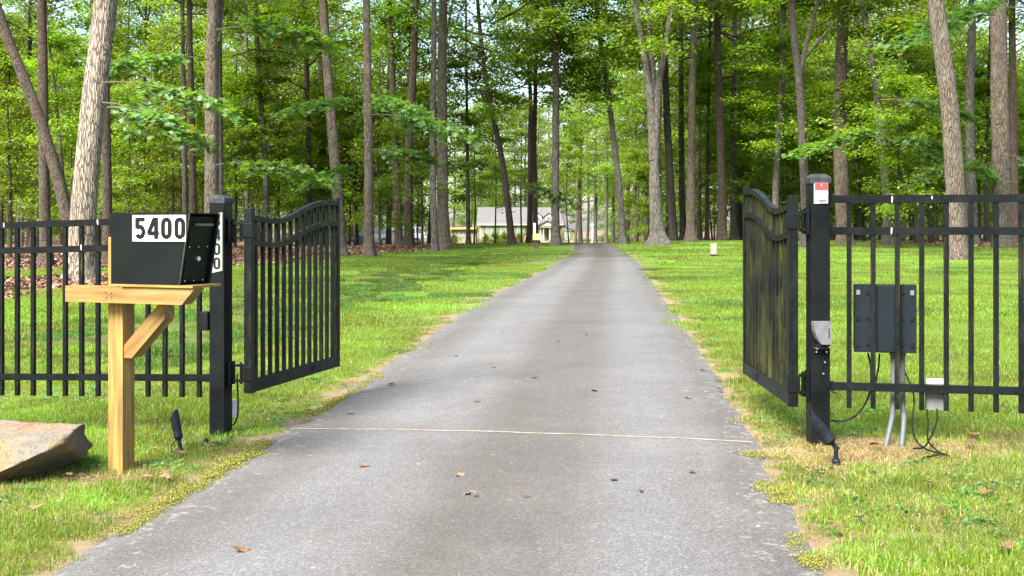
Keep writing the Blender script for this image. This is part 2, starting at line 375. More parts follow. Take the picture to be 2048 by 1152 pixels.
def axis(parts):
    out = []
    for a, b, st in parts: out.append(np.arange(a, b, st))
    return np.concatenate(out + [[parts[-1][1]]])
gx = axis([(-420, -80, 20), (-80, -20, 2.5), (-20, -8, 0.7), (-8, -5, 0.3), (-5, 5, 0.13), (5, 9, 0.3), (9, 24, 0.7), (24, 84, 2.5), (84, 420, 24)])
gy = axis([(-30, 3, 1.5), (3, 13, 0.14), (13, 24, 0.35), (24, 76, 0.7), (76, 180, 2.5), (180, 700, 20)])
GX, GY = np.meshgrid(gx, gy)
GZ = gz(GX, GY); u_ = np.abs(GX - road_x(GY)) - road_w(GY)
GZ = GZ - 0.045 * (1 - sstep(u_, -0.16, -0.02)) - 0.012
nx, ny = len(gx), len(gy)
idx = np.arange(nx * ny).reshape(ny, nx)
gf = np.stack([idx[:-1, :-1], idx[:-1, 1:], idx[1:, 1:], idx[1:, :-1]], -1).reshape(-1, 4)
gme = new_mesh('ground', np.stack([GX, GY, GZ], -1).reshape(-1, 3), gf, ('ground',), True)
za = gme.color_attributes.new('zone', 'FLOAT_COLOR', 'POINT')
zc = np.ones((nx * ny, 4), np.float32); zc[:, 0] = 0; zc[:, 1] = litter_amt(GX, GY).ravel(); zc[:, 2] = straw_amt(GX, GY).ravel()
za.data.foreach_set('color', zc.ravel())
tag(obj('ground', gme), 'mown green lawn with straw patches running into leaf litter', kind='structure')

def road_mesh(name, y0, y1, step, mat, lift):
    ys = np.arange(y0, y1 + 1e-6, step); nc = 25; V, L, Fs = [], [], []
    for i, y in enumerate(ys):
        c, w = float(road_x(y)), float(road_w(y))
        jl = 0.045 * fbm(np.array(0.0), np.array(y), 2.3, 0.4) + 0.02 * fbm(np.array(1.0), np.array(y), 9.1, 1.4)
        jr = 0.045 * fbm(np.array(3.0), np.array(y), 2.0, 1.9) + 0.02 * fbm(np.array(2.0), np.array(y), 8.3, 0.2)
        for j in range(nc):
            t = j / (nc - 1); x = c - (w + float(jl)) * (1 - t) + (w + float(jr)) * t
            z = gzf(x, y) + lift + 0.012 * math.sin(math.pi * t)
            if j in (0, nc - 1): z -= 0.02
            V.append((x, y, z)); L.append((t, 0, 0, 1))
    n = nc
    for i in range(len(ys) - 1):
        for j in range(nc - 1): Fs.append((i * n + j, i * n + j + 1, (i + 1) * n + j + 1, (i + 1) * n + j))
    me = new_mesh(name, V, Fs, (mat,), True)
    a = me.color_attributes.new('lane', 'FLOAT_COLOR', 'POINT'); a.data.foreach_set('color', np.array(L, np.float32).ravel())
    return obj(name, me)
tag(road_mesh('driveway', -28, 46.2, 0.2, 'asphalt', 0.004), 'pale grey weathered asphalt driveway through the open gate', kind='structure')
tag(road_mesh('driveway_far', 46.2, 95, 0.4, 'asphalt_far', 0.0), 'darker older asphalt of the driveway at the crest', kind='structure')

# the sawn joint that crosses the asphalt between the posts: a shallow ragged strip
def joint(pa, pb, w, lift, name):
    V, Fs = [], []; n = 90
    for i in range(n + 1):
        t = i / n; x = pa[0] + (pb[0] - pa[0]) * t; y = pa[1] + (pb[1] - pa[1]) * t
        y += 0.012 * math.sin(9 * t) + 0.006 * math.sin(31 * t); ww = w * (0.25 + 0.9 * random.random())
        tt = (x - float(road_x(y)) + float(road_w(y))) / (2 * float(road_w(y)))
        z = gzf(x, y) + lift + 0.004 + 0.012 * math.sin(math.pi * min(1, max(0, tt)))
        V += [(x, y - ww, z - 0.001), (x, y, z + 0.003), (x, y + ww, z - 0.001)]
    for i in range(n):
        for j in range(2): Fs.append((3 * i + j, 3 * i + j + 1, 3 * i + j + 4, 3 * i + j + 3))
    return tag(obj(name, new_mesh(name, V, Fs, ('joint',), False)), 'thin pale joint line across the asphalt between the gate posts', kind='structure')
joint((-1.50, 8.16), (1.43, 7.17), 0.011, 0.004, 'driveway_joint')

# ------------------------------------------------------------------ leaf and twig generators (numpy)
LEAF6 = np.array([[0, 0, 0], [0.34, 0.32, 0.05], [0.30, 0.68, 0.04], [0, 1, -0.06], [-0.30, 0.68, 0.04], [-0.34, 0.32, 0.05], [0, 0.5, -0.02]])
LEAF6F = [(0, 1, 6), (1, 2, 6), (2, 3, 6), (3, 4, 6), (4, 5, 6), (5, 0, 6)]
LEAF4 = np.array([[0, 0, 0], [0.34, 0.5, 0.06], [0, 1, -0.05], [-0.34, 0.5, 0.06]]); LEAF4F = [(0, 1, 2), (0, 2, 3)]
_mp = [(0, 0), (0.12, 0.16), (0.42, 0.10), (0.36, 0.30), (0.60, 0.48), (0.34, 0.55), (0.36, 0.82), (0.16, 0.74), (0, 1.0)]
MAPLE = np.array([[x, y, 0.10 * abs(x) - 0.08 * y * y] for x, y in _mp] + [[-x, y, 0.10 * abs(x) - 0.08 * y * y] for x, y in reversed(_mp[1:-1])] + [[0, 0.42, -0.04]])
MAPLEF = [(i, (i + 1) % 16, 16) for i in range(16)]

def place_leaves(P, size, tilt, proto, protof, dirs=None, r=rng):
    """P (n,3) stalk points -> verts, faces; leaf normals mostly up"""
    n = len(P); az = r.uniform(0, 2 * np.pi, n) if dirs is None else np.arctan2(dirs[:, 1], dirs[:, 0]) - np.pi / 2 + r.normal(0, 0.7, n)
    pit = r.normal(-0.25, tilt, n); rol = r.normal(0, tilt, n); s = size * r.uniform(0.65, 1.3, n)
    ca, sa, cp, sp_, cr, sr = np.cos(az), np.sin(az), np.cos(pit), np.sin(pit), np.cos(rol), np.sin(rol)
    L = proto[None] * s[:, None, None]
    x, y, z = L[..., 0], L[..., 1], L[..., 2]
    x, z = x * cr[:, None] + z * sr[:, None], -x * sr[:, None] + z * cr[:, None]
    y, z = y * cp[:, None] - z * sp_[:, None], y * sp_[:, None] + z * cp[:, None]
    x, y = x * ca[:, None] - y * sa[:, None], x * sa[:, None] + y * ca[:, None]
    V = np.stack([x, y, z], -1) + P[:, None, :]
    k = len(proto); fa = np.array(protof)[None] + (np.arange(n) * k)[:, None, None]
    return V.reshape(-1, 3), fa.reshape(-1, len(protof[0])), k

def leaf_cols(n, k, r, dark=(0.040, 0.105, 0.010), light=(0.190, 0.250, 0.011), odd=0.015):
    t = np.clip(r.beta(2, 2.2, n), 0, 1)[:, None]
    c = np.array(dark) * (1 - t) + np.array(light) * t
    m = r.random(n) < odd; c[m] = np.array([0.20, 0.13, 0.012]) * r.uniform(0.6, 1.1, (m.sum(), 1))
    return np.repeat(c, k, 0)

def tubes_np(segs, n=4):
    """segs: list of (points (m,3), radii (m)) -> verts, quads"""
    V, Q, b = [], [], 0
    ang = np.arange(n) * 2 * np.pi / n
    for pts, rad in segs:
        pts = np.asarray(pts, float); d = np.gradient(pts, axis=0); d /= np.linalg.norm(d, axis=1, keepdims=True) + 1e-9
        ref = np.array([0, 0, 1.0]) if abs(d[0, 2]) < 0.8 else np.array([1.0, 0, 0])
        x = np.cross(d, ref); x /= np.linalg.norm(x, axis=1, keepdims=True) + 1e-9; y = np.cross(d, x)
        ring = pts[:, None] + (x[:, None] * np.cos(ang)[None, :, None] + y[:, None] * np.sin(ang)[None, :, None]) * np.asarray(rad)[:, None, None]
        V.append(ring.reshape(-1, 3)); m = len(pts)
        i = np.arange(m - 1)[:, None] * n + np.arange(n)[None]; j = np.arange(m - 1)[:, None] * n + (np.arange(n)[None] + 1) % n
        Q.append(np.stack([i, j, j + n, i + n], -1).reshape(-1, 4) + b); b += m * n
    return np.concatenate(V), np.concatenate(Q)

def crown_mesh(name, seed, Rr, H, nb, ntw, nlf, leaf, el=(5, 55), shape='oval', r0=0.09, proto=(LEAF6, LEAF6F), tilt=0.42, mat='leaf', clump=0.30, flat=0.5):
    """broadleaf crown: limbs sweep up and out, fork into twigs in every direction, each twig ends in clumps of leaves"""
    r = np.random.default_rng(seed); segs, pts, dirs = [], [], []
    for b in range(nb):
        h = (b + r.uniform(0, 1)) / nb; az = b * 2.39996 + r.normal(0, 0.5)
        if shape == 'oval': prof = math.sqrt(max(0.08, 1 - (1.7 * h - 0.7) ** 2))
        elif shape == 'layer': prof = (1.0 - 0.55 * h) * r.uniform(0.55, 1.1)
        else: prof = 1.0 - 0.6 * h
        Lb = Rr * prof * r.uniform(0.6, 1.2); e = R(el[0] + (el[1] - el[0]) * h + r.normal(0, 12))
        d = np.array([math.cos(az) * math.cos(e), math.sin(az) * math.cos(e), math.sin(e)])
        m = 7; t = np.linspace(0, 1, m)[:, None]
        side = np.array([-d[1], d[0], 0]) * r.normal(0, 0.28) * Lb
        bend = r.normal(-0.05, 0.16) * Lb
        bp = np.array([0, 0, h * H]) + d * t * Lb + side * t ** 2 + np.array([0, 0, bend]) * t ** 2 + r.normal(0, 0.03 * Lb, (m, 3)) * t
        rb = r0 * (Lb / Rr) * (1 - 0.85 * t[:, 0]); segs.append((bp, rb))
        for k in range(ntw):
            f = 0.25 + 0.75 * (k + r.uniform(0, 1)) / ntw; i = min(m - 2, int(f * (m - 1))); q = f * (m - 1) - i
            p0 = bp[i] * (1 - q) + bp[i + 1] * q
            v = r.normal(0, 1, 3); v[2] = v[2] * 0.65 + 0.1; d2 = v / np.linalg.norm(v) * 0.85 + d * r.uniform(0.1, 0.7)
            Lt = Lb * r.uniform(0.16, 0.40)
            tt = np.linspace(0, 1, 4)[:, None]; tp = p0 + d2 * tt * Lt + np.array([0, 0, -0.18 * Lt]) * tt ** 2
            segs.append((tp, 0.16 * r0 * (1 - 0.8 * tt[:, 0]) * (Lb / Rr) + 0.003))
            nl = max(4, int(nlf * r.uniform(0.5, 1.5)))
            ft = (1.05 - np.abs(r.normal(0, 0.35, nl)))[:, None]
            lp = p0 + d2 * ft * Lt + np.array([0, 0, -0.18 * Lt]) * ft ** 2
            lp = lp + r.normal(0, 1, (nl, 3)) * np.array([1, 1, flat]) * clump * r.uniform(0.6, 1.4)
            pts.append(lp); dirs.append(np.repeat(d2[None], nl, 0))
    P = np.concatenate(pts); D = np.concatenate(dirs)
    LV, LF, k = place_leaves(P, leaf, tilt, proto[0], proto[1], D, r)
    TV, TQ = tubes_np(segs, 4)
    cols = np.concatenate([leaf_cols(len(P), k, r), np.full((len(TV), 3), 0.07)])
    V = np.concatenate([LV, TV]); faces = LF.tolist() + (TQ + len(LV)).tolist()
    return new_mesh(name, V, faces, (mat, 'twig'), False, [0] * len(LF) + [1] * len(TQ), cols)

CANOPY = [crown_mesh('crown', 11 + i, 5.0, 12.0, 22, 14, 34, 0.19, (-8, 60), 'oval', 0.10, clump=0.42) for i in range(4)]
UNDER = [crown_mesh('crown', 31 + i, 2.8, 6.2, 20, 11, 30, 0.14, (-8, 40), 'layer', 0.030, clump=0.30, flat=0.28) for i in range(4)]
TALL = [crown_mesh('crown', 51 + i, 4.8, 18.0, 30, 13, 25, 0.24, (-10, 55), 'oval', 0.08, (LEAF4, LEAF4F), clump=0.50, flat=0.38) for i in range(3)]
SHRUB = [crown_mesh('foliage', 71 + i, 1.25, 0.9, 26, 8, 30, 0.085, (0, 65), 'layer', 0.02, (LEAF4, LEAF4F), clump=0.12) for i in range(2)]

def spray_mesh(name, seed, Ls, n, leaf):
    """a drooping fan of twigs with big lobed leaves, growing along +x"""
    r = np.random.default_rng(seed); segs, pts, dirs = [], [], []
    t = np.linspace(0, 1, 8)[:, None]
    main = np.array([1, 0, 0.05]) * t * Ls + np.array([0, 0, -0.30 * Ls]) * t ** 2
    segs.append((main, 0.022 * (1 - 0.85 * t[:, 0])))
    for k in range(n):
        f = 0.2 + 0.8 * (k + r.random()) / n; i = min(6, int(f * 7)); q = f * 7 - i; p0 = main[i] * (1 - q) + main[i + 1] * q
        a = (1 if k % 2 else -1) * r.uniform(0.35, 0.95); Lt = Ls * r.uniform(0.22, 0.45) * (1.2 - 0.6 * f)
        d = np.array([math.cos(a), math.sin(a), r.normal(-0.12, 0.15)])
        tt = np.linspace(0, 1, 5)[:, None]; tp = p0 + d * tt * Lt + np.array([0, 0, -0.22 * Lt]) * tt ** 2
        segs.append((tp, 0.007 * (1 - 0.7 * tt[:, 0]) + 0.002))
        nl = int(11 + 14 * Lt); ft = np.linspace(0.12, 1.05, nl)[:, None] + r.normal(0, 0.03, (nl, 1))
        pts.append(p0 + d * ft * Lt + np.array([0, 0, -0.22 * Lt]) * ft ** 2 + r.normal(0, 1, (nl, 3)) * np.array([0.10, 0.10, 0.04])); dirs.append(np.repeat(d[None], nl, 0))
    P = np.concatenate(pts); D = np.concatenate(dirs)
    LV, LF, k = place_leaves(P, leaf, 0.38, MAPLE, MAPLEF, D, r); TV, TQ = tubes_np(segs, 5)
    cols = np.concatenate([leaf_cols(len(P), k, r, (0.045, 0.105, 0.03), (0.12, 0.20, 0.045), 0.03), np.full((len(TV), 3), 0.07)])
    return new_mesh(name, np.concatenate([LV, TV]), LF.tolist() + (TQ + len(LV)).tolist(), ('leaf_near', 'twig'), False, [0] * len(LF) + [1] * len(TQ), cols)
SPRAY = [spray_mesh('leafy_branch', 91, 2.6, 26, 0.15), spray_mesh('leafy_branch', 92, 3.0, 28, 0.15), spray_mesh('leafy_branch', 93, 2.2, 22, 0.16)]

# ------------------------------------------------------------------ trees
def trunk_mesh(name, path, radii, mat, flare=1.9, seed=0, n=16, limbs=()):
    """path: world-relative points from the base up; radius wobbles, roots flare out in lobes"""
    r = np.random.default_rng(seed); P = np.array([tuple(p) for p in path], float); rad = np.array(radii, float)
    L = np.concatenate([[0], np.cumsum(np.linalg.norm(np.diff(P, axis=0), axis=1))])
    s = np.unique(np.concatenate([np.array([-0.25, 0, 0.08, 0.18, 0.32, 0.5, 0.75, 1.05, 1.4]), np.arange(1.9, L[-1], 0.55), [L[-1]]]))
    s = s[s <= L[-1]]
    Q = np.stack([np.interp(s, L, P[:, i]) for i in range(3)], -1); Q[s < 0, 2] += s[s < 0]
    if len(P) > 2:          # soften the corners of the path
        for _ in range(3): Q[1:-1] = 0.5 * Q[1:-1] + 0.25 * (Q[:-2] + Q[2:])
    rr = np.interp(s, L, rad); ph = r.uniform(0, 6.28, 3); nl = r.integers(4, 7)
    a = np.arange(n) * 2 * np.pi / n
    V = []
    for i, q in enumerate(Q):
        fl = (flare - 1) * math.exp(-max(s[i], 0) / 0.33)
        lob = 0.45 + 0.55 * np.cos(nl * a + ph[0]) * 0.5 + 0.25 * np.cos(2 * a + ph[1])
        rad_i = rr[i] * (1 + fl * (0.45 + lob) + 0.05 * np.sin(3 * a + ph[2] + 0.5 * s[i]) + 0.035 * np.sin(5 * a + 1.7 * s[i]) + r.normal(0, 0.018, n))
        V.append(np.stack([q[0] + rad_i * np.cos(a), q[1] + rad_i * np.sin(a), np.full(n, q[2])], -1))
    V = np.concatenate(V); m = len(Q)
    i = np.arange(m - 1)[:, None] * n + np.arange(n)[None]; j = np.arange(m - 1)[:, None] * n + (np.arange(n)[None] + 1) % n
    Fq = np.stack([i, j, j + n, i + n], -1).reshape(-1, 4)
    if limbs:
        segs = [(np.array([tuple(q) for q in smooth_curve(lp, 5)]), np.linspace(ra, rb, 5 * (len(lp) - 1) + 1)) for lp, ra, rb in limbs]
        TV, TQ = tubes_np(segs, 10); Fq = np.concatenate([Fq, TQ + len(V)]); V = np.concatenate([V, TV])
    return new_mesh(name, V, Fq, (mat,), True)

def tree(label, Y, path, w, bark, crown=None, top=20.0, z0=7.5, cs=1.0, group=None, flare=1.9, forks=(), limbs=(), under=None, sprays=(), taper=0.45, ctop=None):
    """path: (column, row) points in the photograph from base up at depth Y; w trunk width in px at the base end"""
    x0 = px2x(path[0][0], Y); zb = gzf(x0, Y)
    t = thing('tree', label, 'tree', (x0, Y, zb), 0, group)
    base = Vector((x0, Y, zb)); pts = [Vector((0, 0, 0))]
    for px, row in path[1:]:
        p = at(px, row, Y) - base
        pts.append(p)
    d = (pts[-1] - pts[-2]); d = d / max(0.3, d.z)
    d.x *= 0.6
    while pts[-1].z < top: pts.append(pts[-1] + Vector((d.x * 3, random.uniform(-0.15, 0.15), 3))); d.x *= 0.6
    r0 = w * Y / F / 2
    rad = [r0 * (1 - (1 - taper) * min(1, p.z / top)) for p in pts]
    LB = []
    for f in list(forks) + list(limbs):
        lp = [at(px, row, Y + dy) - base for px, row, dy in f[0]]
        LB.append((lp, f[1] * Y / F / 2, f[2] * Y / F / 2))
    obj('trunk', trunk_mesh('trunk', pts, rad, bark, flare, int(path[0][0] * 7) % 9973, limbs=LB), t)
    if crown is not None:
        z0 += 0.3 if 900 < path[0][0] < 1330 else (3.6 if Y < 68 else 1.5); top = max(top, z0 + 9)
        # the crown sits where the trunk has reached z0
        zz = [p.z for p in pts]; cxp = float(np.interp(z0, zz, [p.x for p in pts])); cyp = float(np.interp(z0, zz, [p.y for p in pts]))
        obj('crown', CANOPY[crown % 4], t, (cxp, cyp, z0), (0, 0, random.uniform(0, 6.28)), (cs, cs, max(0.75, cs * ((ctop or top) - z0) / 13.0)))
    if under is not None:
        k, uz, us = under
        zz = [p.z for p in pts]
        obj('lower_foliage', UNDER[k % 4], t, (float(np.interp(uz, zz, [p.x for p in pts])), 0, uz), (0, 0, random.uniform(0, 6.28)), (us, us, us * 0.8))
    for k, (px, row, dy), rz, s in sprays:
        obj('leafy_branch', SPRAY[k], t, at(px, row, Y + dy) - base, (R(random.uniform(-12, 12)), R(random.uniform(-8, 8)), R(rz)), (s, s, s))
    return t

T = tree
T('brown leaning trunk crossing in front of the straight trunk at the photo\'s left edge', 38, [(155, 500), (128, 400), (106, 320), (66, 200), (28, 110), (0, 45)], 27, 'bark_brown', 0, 19, 8.0, 0.8)
T('straight grey brown trunk behind the leaning brown trunk, left of the pale shaggy tree', 45, [(92, 500), (87, 300), (86, 150), (84, 0)], 23, 'bark_brown', 1, 21, 7.0, 0.9)
T('slim pale stem leaning between the brown trunk and the pale shaggy tree', 50, [(133, 500), (124, 330), (112, 200), (100, 105)], 10, 'bark_tan', None, 9.0, 6.0, under=(0, 5.0, 0.9))
T('thick pale tree with shaggy peeling bark behind the mailbox arm', 31.5, [(158, 560), (168, 420), (180, 270), (196, 150), (212, 0)], 52, 'bark_pale', 2, 21, 8.5, 0.8, flare=1.5, taper=0.6, sprays=((0, (205, 205, -3), -22, 1.05), (1, (205, 165, -4), -12, 0.95), (2, (215, 215, -6), -30, 1.0)))
T('brown trunk standing just behind the pale shaggy tree', 46, [(216, 510), (213, 300), (210, 60)], 20, 'bark_brown', 3, 20, 8.0, 0.8, flare=1.4)
T('straight tan trunk rising directly behind the left gate post', 40, [(424, 530), (424, 300), (424, 90), (428, 0)], 29, 'bark_tan', 0, 21, 8.0, 0.75, taper=0.75, sprays=((1, (430, 330, -2), -20, 1.2), (2, (420, 120, -3), 200, 1.2), (0, (432, 60, -4), -15, 1.3)), forks=((((434, 85, 0), (441, 30, 0.2), (444, -30, 0.3), (452, -200, 0.5)), 14, 7),))
T('dark slim trunk close beside the tan trunk behind the left gate post', 62, [(443, 500), (442, 300), (440, 60), (441, 0)], 10, 'bark_dark', 1, 18, 8, 0.6)
T('mottled pale trunk showing through leaves above the left gate leaf', 66, [(533, 500), (531, 330), (520, 180), (512, 40)], 13, 'bark_grey', 2, 20, 7.0, 0.9, under=(1, 5, 1.1))
T('rough grey trunk behind the far end of the left gate leaf', 53, [(680, 508), (676, 400), (664, 250), (652, 100), (646, 0)], 23, 'bark_tan', 3, 21, 8.5, 0.85)
T('first of two dark trunks behind the mailbox roof', 58, [(371, 505), (369, 300), (366, 120)], 12, 'bark_dark', 0, 18, 7, 0.7)
T('second and thicker of two dark trunks behind the mailbox roof', 53, [(387, 505), (385, 300), (380, 90)], 15, 'bark_brown', 1, 19, 7.5, 0.8)
T('narrow brown trunk above the middle of the left gate leaf', 70, [(620, 500), (617, 300), (612, 100)], 14, 'bark_brown', 2, 20, 6.5, 0.9)
T('light tan trunk with broad root flare at the lawn edge, nearest the left gate leaf', 51.5, [(738, 515), (738, 400), (737, 300), (735, 150), (733, 0)], 20, 'bark_tan', 0, 21, 9.0, 0.8, flare=1.7, sprays=((0, (742, 205, -5), 200, 1.2), (1, (738, 230, -6), -22, 1.3), (2, (735, 300, -5), -28, 1.2), (1, (742, 190, -7), -50, 1.1), (0, (730, 330, -4), 190, 0.9)))
T('grey brown trunk, thinner of the clump left of the pale and dark pair', 66, [(798, 500), (794, 400), (789, 250), (780, 60)], 16, 'bark_brown', 1, 20, 8, 0.8, flare=1.4)
T('widest trunk in the clump left of the pale and dark pair', 64, [(818, 502), (817, 400), (818, 280), (828, 120), (832, 0)], 19, 'bark_brown', 2, 21, 8, 0.8, flare=1.8, sprays=((2, (818, 220, -4), 180, 1.2),))
T('pale trunk of the touching pale and dark pair left of the house', 56, [(870, 512), (866, 400), (865, 250), (868, 100), (868, 0)], 14, 'bark_grey', None, 21, 9.0, 0.6, flare=1.5)
T('broad dark trunk of the touching pale and dark pair left of the house', 59, [(888, 506), (885, 400), (885, 250), (884, 100), (886, 0)], 24, 'bark_tan', 3, 22, 9.0, 0.95, flare=1.7, limbs=((((888, 75, 0), (898, 45, -0.5), (905, 0, -1)), 6, 3),))
T('slim dark trunk in front of the left end of the house', 68, [(937, 497), (936, 400), (934, 250), (933, 150)], 9, 'bark_dark', None, 13, 8, 0.5, under=(2, 6.0, 1.0))
T('curving dark trunk in front of the house shrubs', 66, [(1024, 491), (1017, 420), (1008, 340), (992, 260), (978, 200)], 14, 'bark_brown', 1, 15, 7.0, 0.75, flare=1.7, sprays=((0, (1008, 330, -2), 180, 1.3), (1, (1012, 360, -2), -15, 1.2)))
T('dark straight trunk just left of the house porch columns', 76, [(1058, 488), (1060, 400), (1060, 300), (1062, 200), (1056, 100)], 11, 'bark_dark', 2, 19, 9.5, 0.75, under=(3, 9.0, 1.6))
T('brown trunk right behind the tan box on its post', 70, [(1071, 487), (1070, 400), (1068, 300), (1072, 120), (1076, 0)], 11, 'bark_brown', None, 19, 9.5, 0.7, under=(0, 8.5, 1.5))
T('pale grey trunk with flared roots at the left edge of the driveway crest', 63, [(1111, 487), (1111, 430), (1111, 300), (1112, 150), (1108, 0)], 17, 'bark_grey', 3, 22, 9.5, 0.8, flare=2.0, under=(1, 8.6, 1.5), forks=((((1112, 140, 0), (1120, 70, 0), (1128, -20, 0.3), (1140, -140, 0.5)), 8, 4),))
T('leaning grey trunk with rusty rotten foot right of the driveway crest', 64, [(1246, 487), (1241, 400), (1228, 280), (1216, 180), (1200, 80)], 14, 'bark_grey', 0, 19, 9.0, 0.75, flare=1.7, under=(2, 8.0, 1.5))
T('big grey tree forked high into two limbs with mossy flared roots', 60, [(1318, 488), (1312, 430), (1309, 330), (1308, 240)], 29, 'bark_grey', 1, 9.0, 9.5, 1.0, flare=2.05, taper=0.3, ctop=21,
  forks=((((1308, 320, 0), (1305, 250, 0), (1300, 185, 0), (1290, 120, 0), (1276, 40, 0), (1262, -60, 0)), 21, 9), (((1309, 320, 0), (1312, 250, 0), (1318, 170, 0), (1332, 85, 0.2), (1346, 0, 0.4), (1356, -90, 0.5)), 19, 8), (((1309, 300, 0.1), (1308, 190, 0.2), (1300, 90, 0.5), (1292, -20, 0.8)), 14, 5)))
T('dark trunk close behind the big forked tree', 66, [(1347, 488), (1342, 400), (1336, 280), (1331, 150), (1330, 0)], 17, 'bark_dark', 2, 20, 8.5, 0.8, flare=1.4)
T('narrow dark trunk between the big forked tree and its brown neighbour', 71, [(1366, 488), (1364, 400), (1363, 280), (1362, 120)], 13, 'bark_dark', 3, 20, 8.5, 0.75, flare=1.4)
T('straight brown trunk with knobbly foot, second thick trunk right of the driveway', 63, [(1381, 488), (1381, 430), (1383, 300), (1385, 150), (1388, 0)], 18, 'bark_tan', 0, 21, 8.0, 0.85, flare=1.7)
T('pale slim trunk behind the knobbly brown trunk', 76, [(1400, 487), (1398, 400), (1399, 250), (1402, 100)], 9, 'bark_grey', 1, 18, 7, 0.7)
T('dark slim trunk standing over the bollard light', 70, [(1414, 487), (1414, 400), (1416, 250), (1420, 80)], 8, 'bark_dark', None, 16, 8, 0.7, under=(3, 5.5, 1.1))
T('thick brown trunk between the bollard light and the right gate leaf', 66, [(1444, 488), (1444, 400), (1440, 250), (1436, 100), (1434, 0)], 19, 'bark_brown', 2, 21, 7.5, 0.85, flare=1.4)
T('grey trunk at the far end of the right gate leaf', 72, [(1469, 487), (1468, 400), (1467, 240), (1470, 60)], 13, 'bark_grey', 3, 20, 7, 0.85)
T('pale mottled trunk showing above the dip of the right gate leaf', 62, [(1553, 490), (1551, 380), (1556, 290), (1563, 180), (1566, 70)], 15, 'bark_grey', 0, 19, 7, 0.8, under=(0, 5.0, 1.15))
T('dark crooked trunk with spreading limbs left of the right gate post', 56, [(1613, 490), (1611, 380), (1605, 270), (1600, 170), (1588, 80)], 20, 'bark_dark', 1, 18, 8.0, 0.9,
  forks=((((1600, 150, 0), (1612, 90, 0), (1622, 50, 0.2), (1640, -10, 0.4)), 11, 6), (((1605, 120, 0), (1640, 80, -0.4), (1672, 40, -0.8)), 6, 3)))
T('broad brown trunk rising directly behind the right gate post', 60, [(1690, 492), (1685, 400), (1679, 250), (1680, 150), (1688, 0)], 31, 'bark_tan', 2, 22, 8.5, 0.9, flare=1.5, sprays=((0, (1700, 290, -4), 215, 1.3), (1, (1705, 275, -6), -15, 1.3)))
T('curving grey trunk half hidden in leaves right of the post with the red plate', 58, [(1776, 492), (1772, 380), (1764, 280), (1752, 170), (1735, 60), (1726, 20)], 18, 'bark_grey', 3, 20, 8.0, 0.85, under=(1, 4.5, 1.5), sprays=((2, (1780, 260, -5), 190, 1.3), (0, (1760, 200, -6), -25, 1.4), (1, (1790, 300, -5), -10, 1.3)))
T('stout leaning tan trunk on the lawn behind the control box', 41, [(1916, 526), (1914, 450), (1908, 330), (1897, 200), (1882, 80), (1870, 0)], 39, 'bark_tan', 0, 21, 9.0, 0.8, flare=1.45, taper=0.62)
T('grey trunk half hidden behind the stout leaning tan trunk', 60, [(1944, 495), (1942, 380), (1938, 200), (1944, 60)], 22, 'bark_grey', 1, 20, 8.0, 0.8, limbs=((((1936, 145, 0), (1965, 115, -0.5), (1985, 85, -0.8)), 5, 2.5),))
T('massive pale brown trunk near the photo\'s right edge', 53, [(2006, 504), (2003, 400), (2000, 250), (1999, 120), (1996, 20)], 37, 'bark_tan', 2, 22, 9.5, 0.85, flare=1.4, taper=0.65, sprays=((0, (1990, 30, -5), 190, 1.5), (1, (2005, 5, -6), 215, 1.5), (2, (2010, 15, -7), -20, 1.4), (1, (1985, 330, -4), 200, 1.1), (0, (2000, 310, -5), -30, 1.2)))
T('brown trunk touching the massive trunk on its right side', 60, [(2032, 500), (2028, 380), (2026, 200), (2024, 60)], 18, 'bark_brown', 3, 20, 8.5, 0.8)
T('dark slim trunk between the tan leaning trunk and the massive trunk', 64, [(1976, 497), (1972, 400), (1974, 250), (1980, 120)], 10, 'bark_dark', None, 14, 7, 0.7, under=(2, 4.0, 1.2))

# slim understorey maples, copies of one kind
UTR = [trunk_mesh('trunk', [(0, 0, 0), (0.1, 0.05, 3), (-0.05, 0.1, 6), (0.1, 0.0, 9.5)], [0.075, 0.06, 0.045, 0.02], 'bark_dark', 1.4, 3, 8),
       trunk_mesh('trunk', [(0, 0, 0), (-0.25, 0.05, 3), (-0.2, 0.1, 6), (0.2, 0.0, 9.5)], [0.065, 0.055, 0.04, 0.02], 'bark_brown', 1.4, 5, 8)]
def under_tree(x, y, k, s, z0, label, group):
    t = thing('understorey_tree', label, 'tree', (x, y, gzf(x, y) - 0.05), random.uniform(0, 6.28), group); t.scale = (s, s, s)
    obj('trunk', UTR[k % 2], t); obj('crown', UNDER[k % 4], t, (0, 0, z0), (0, 0, random.uniform(0, 6.28)))
ul = [(20, 52), (60, 66), (135, 70), (255, 60), (290, 68), (330, 76), (345, 64), (400, 80), (470, 66), (495, 74), (560, 68), (585, 84), (610, 76), (700, 72), (715, 74), (760, 60), (775, 80), (845, 72)]
for i, (px, y) in enumerate(ul):
    under_tree(px2x(px, y), y, i, random.uniform(0.85, 1.25), random.uniform(1.6, 3.0), 'slim leafy understorey tree in the shaded wood left of the driveway', 'understorey trees left of the driveway')
for i in range(26):
    px, y = random.uniform(-60, 860), random.uniform(62, 105)
    under_tree(px2x(px, y), y, i, random.uniform(0.9, 1.4), random.uniform(2.4, 5.0), 'slim leafy understorey tree in the shaded wood left of the driveway', 'understorey trees left of the driveway')
for i in range(26):
    px, y = random.uniform(1400, 2120), random.uniform(68, 105)
    under_tree(px2x(px, y), y, i, random.uniform(0.9, 1.4), random.uniform(2.2, 5.0), 'slim leafy understorey tree in the brighter wood right of the driveway', 'understorey trees right of the driveway')
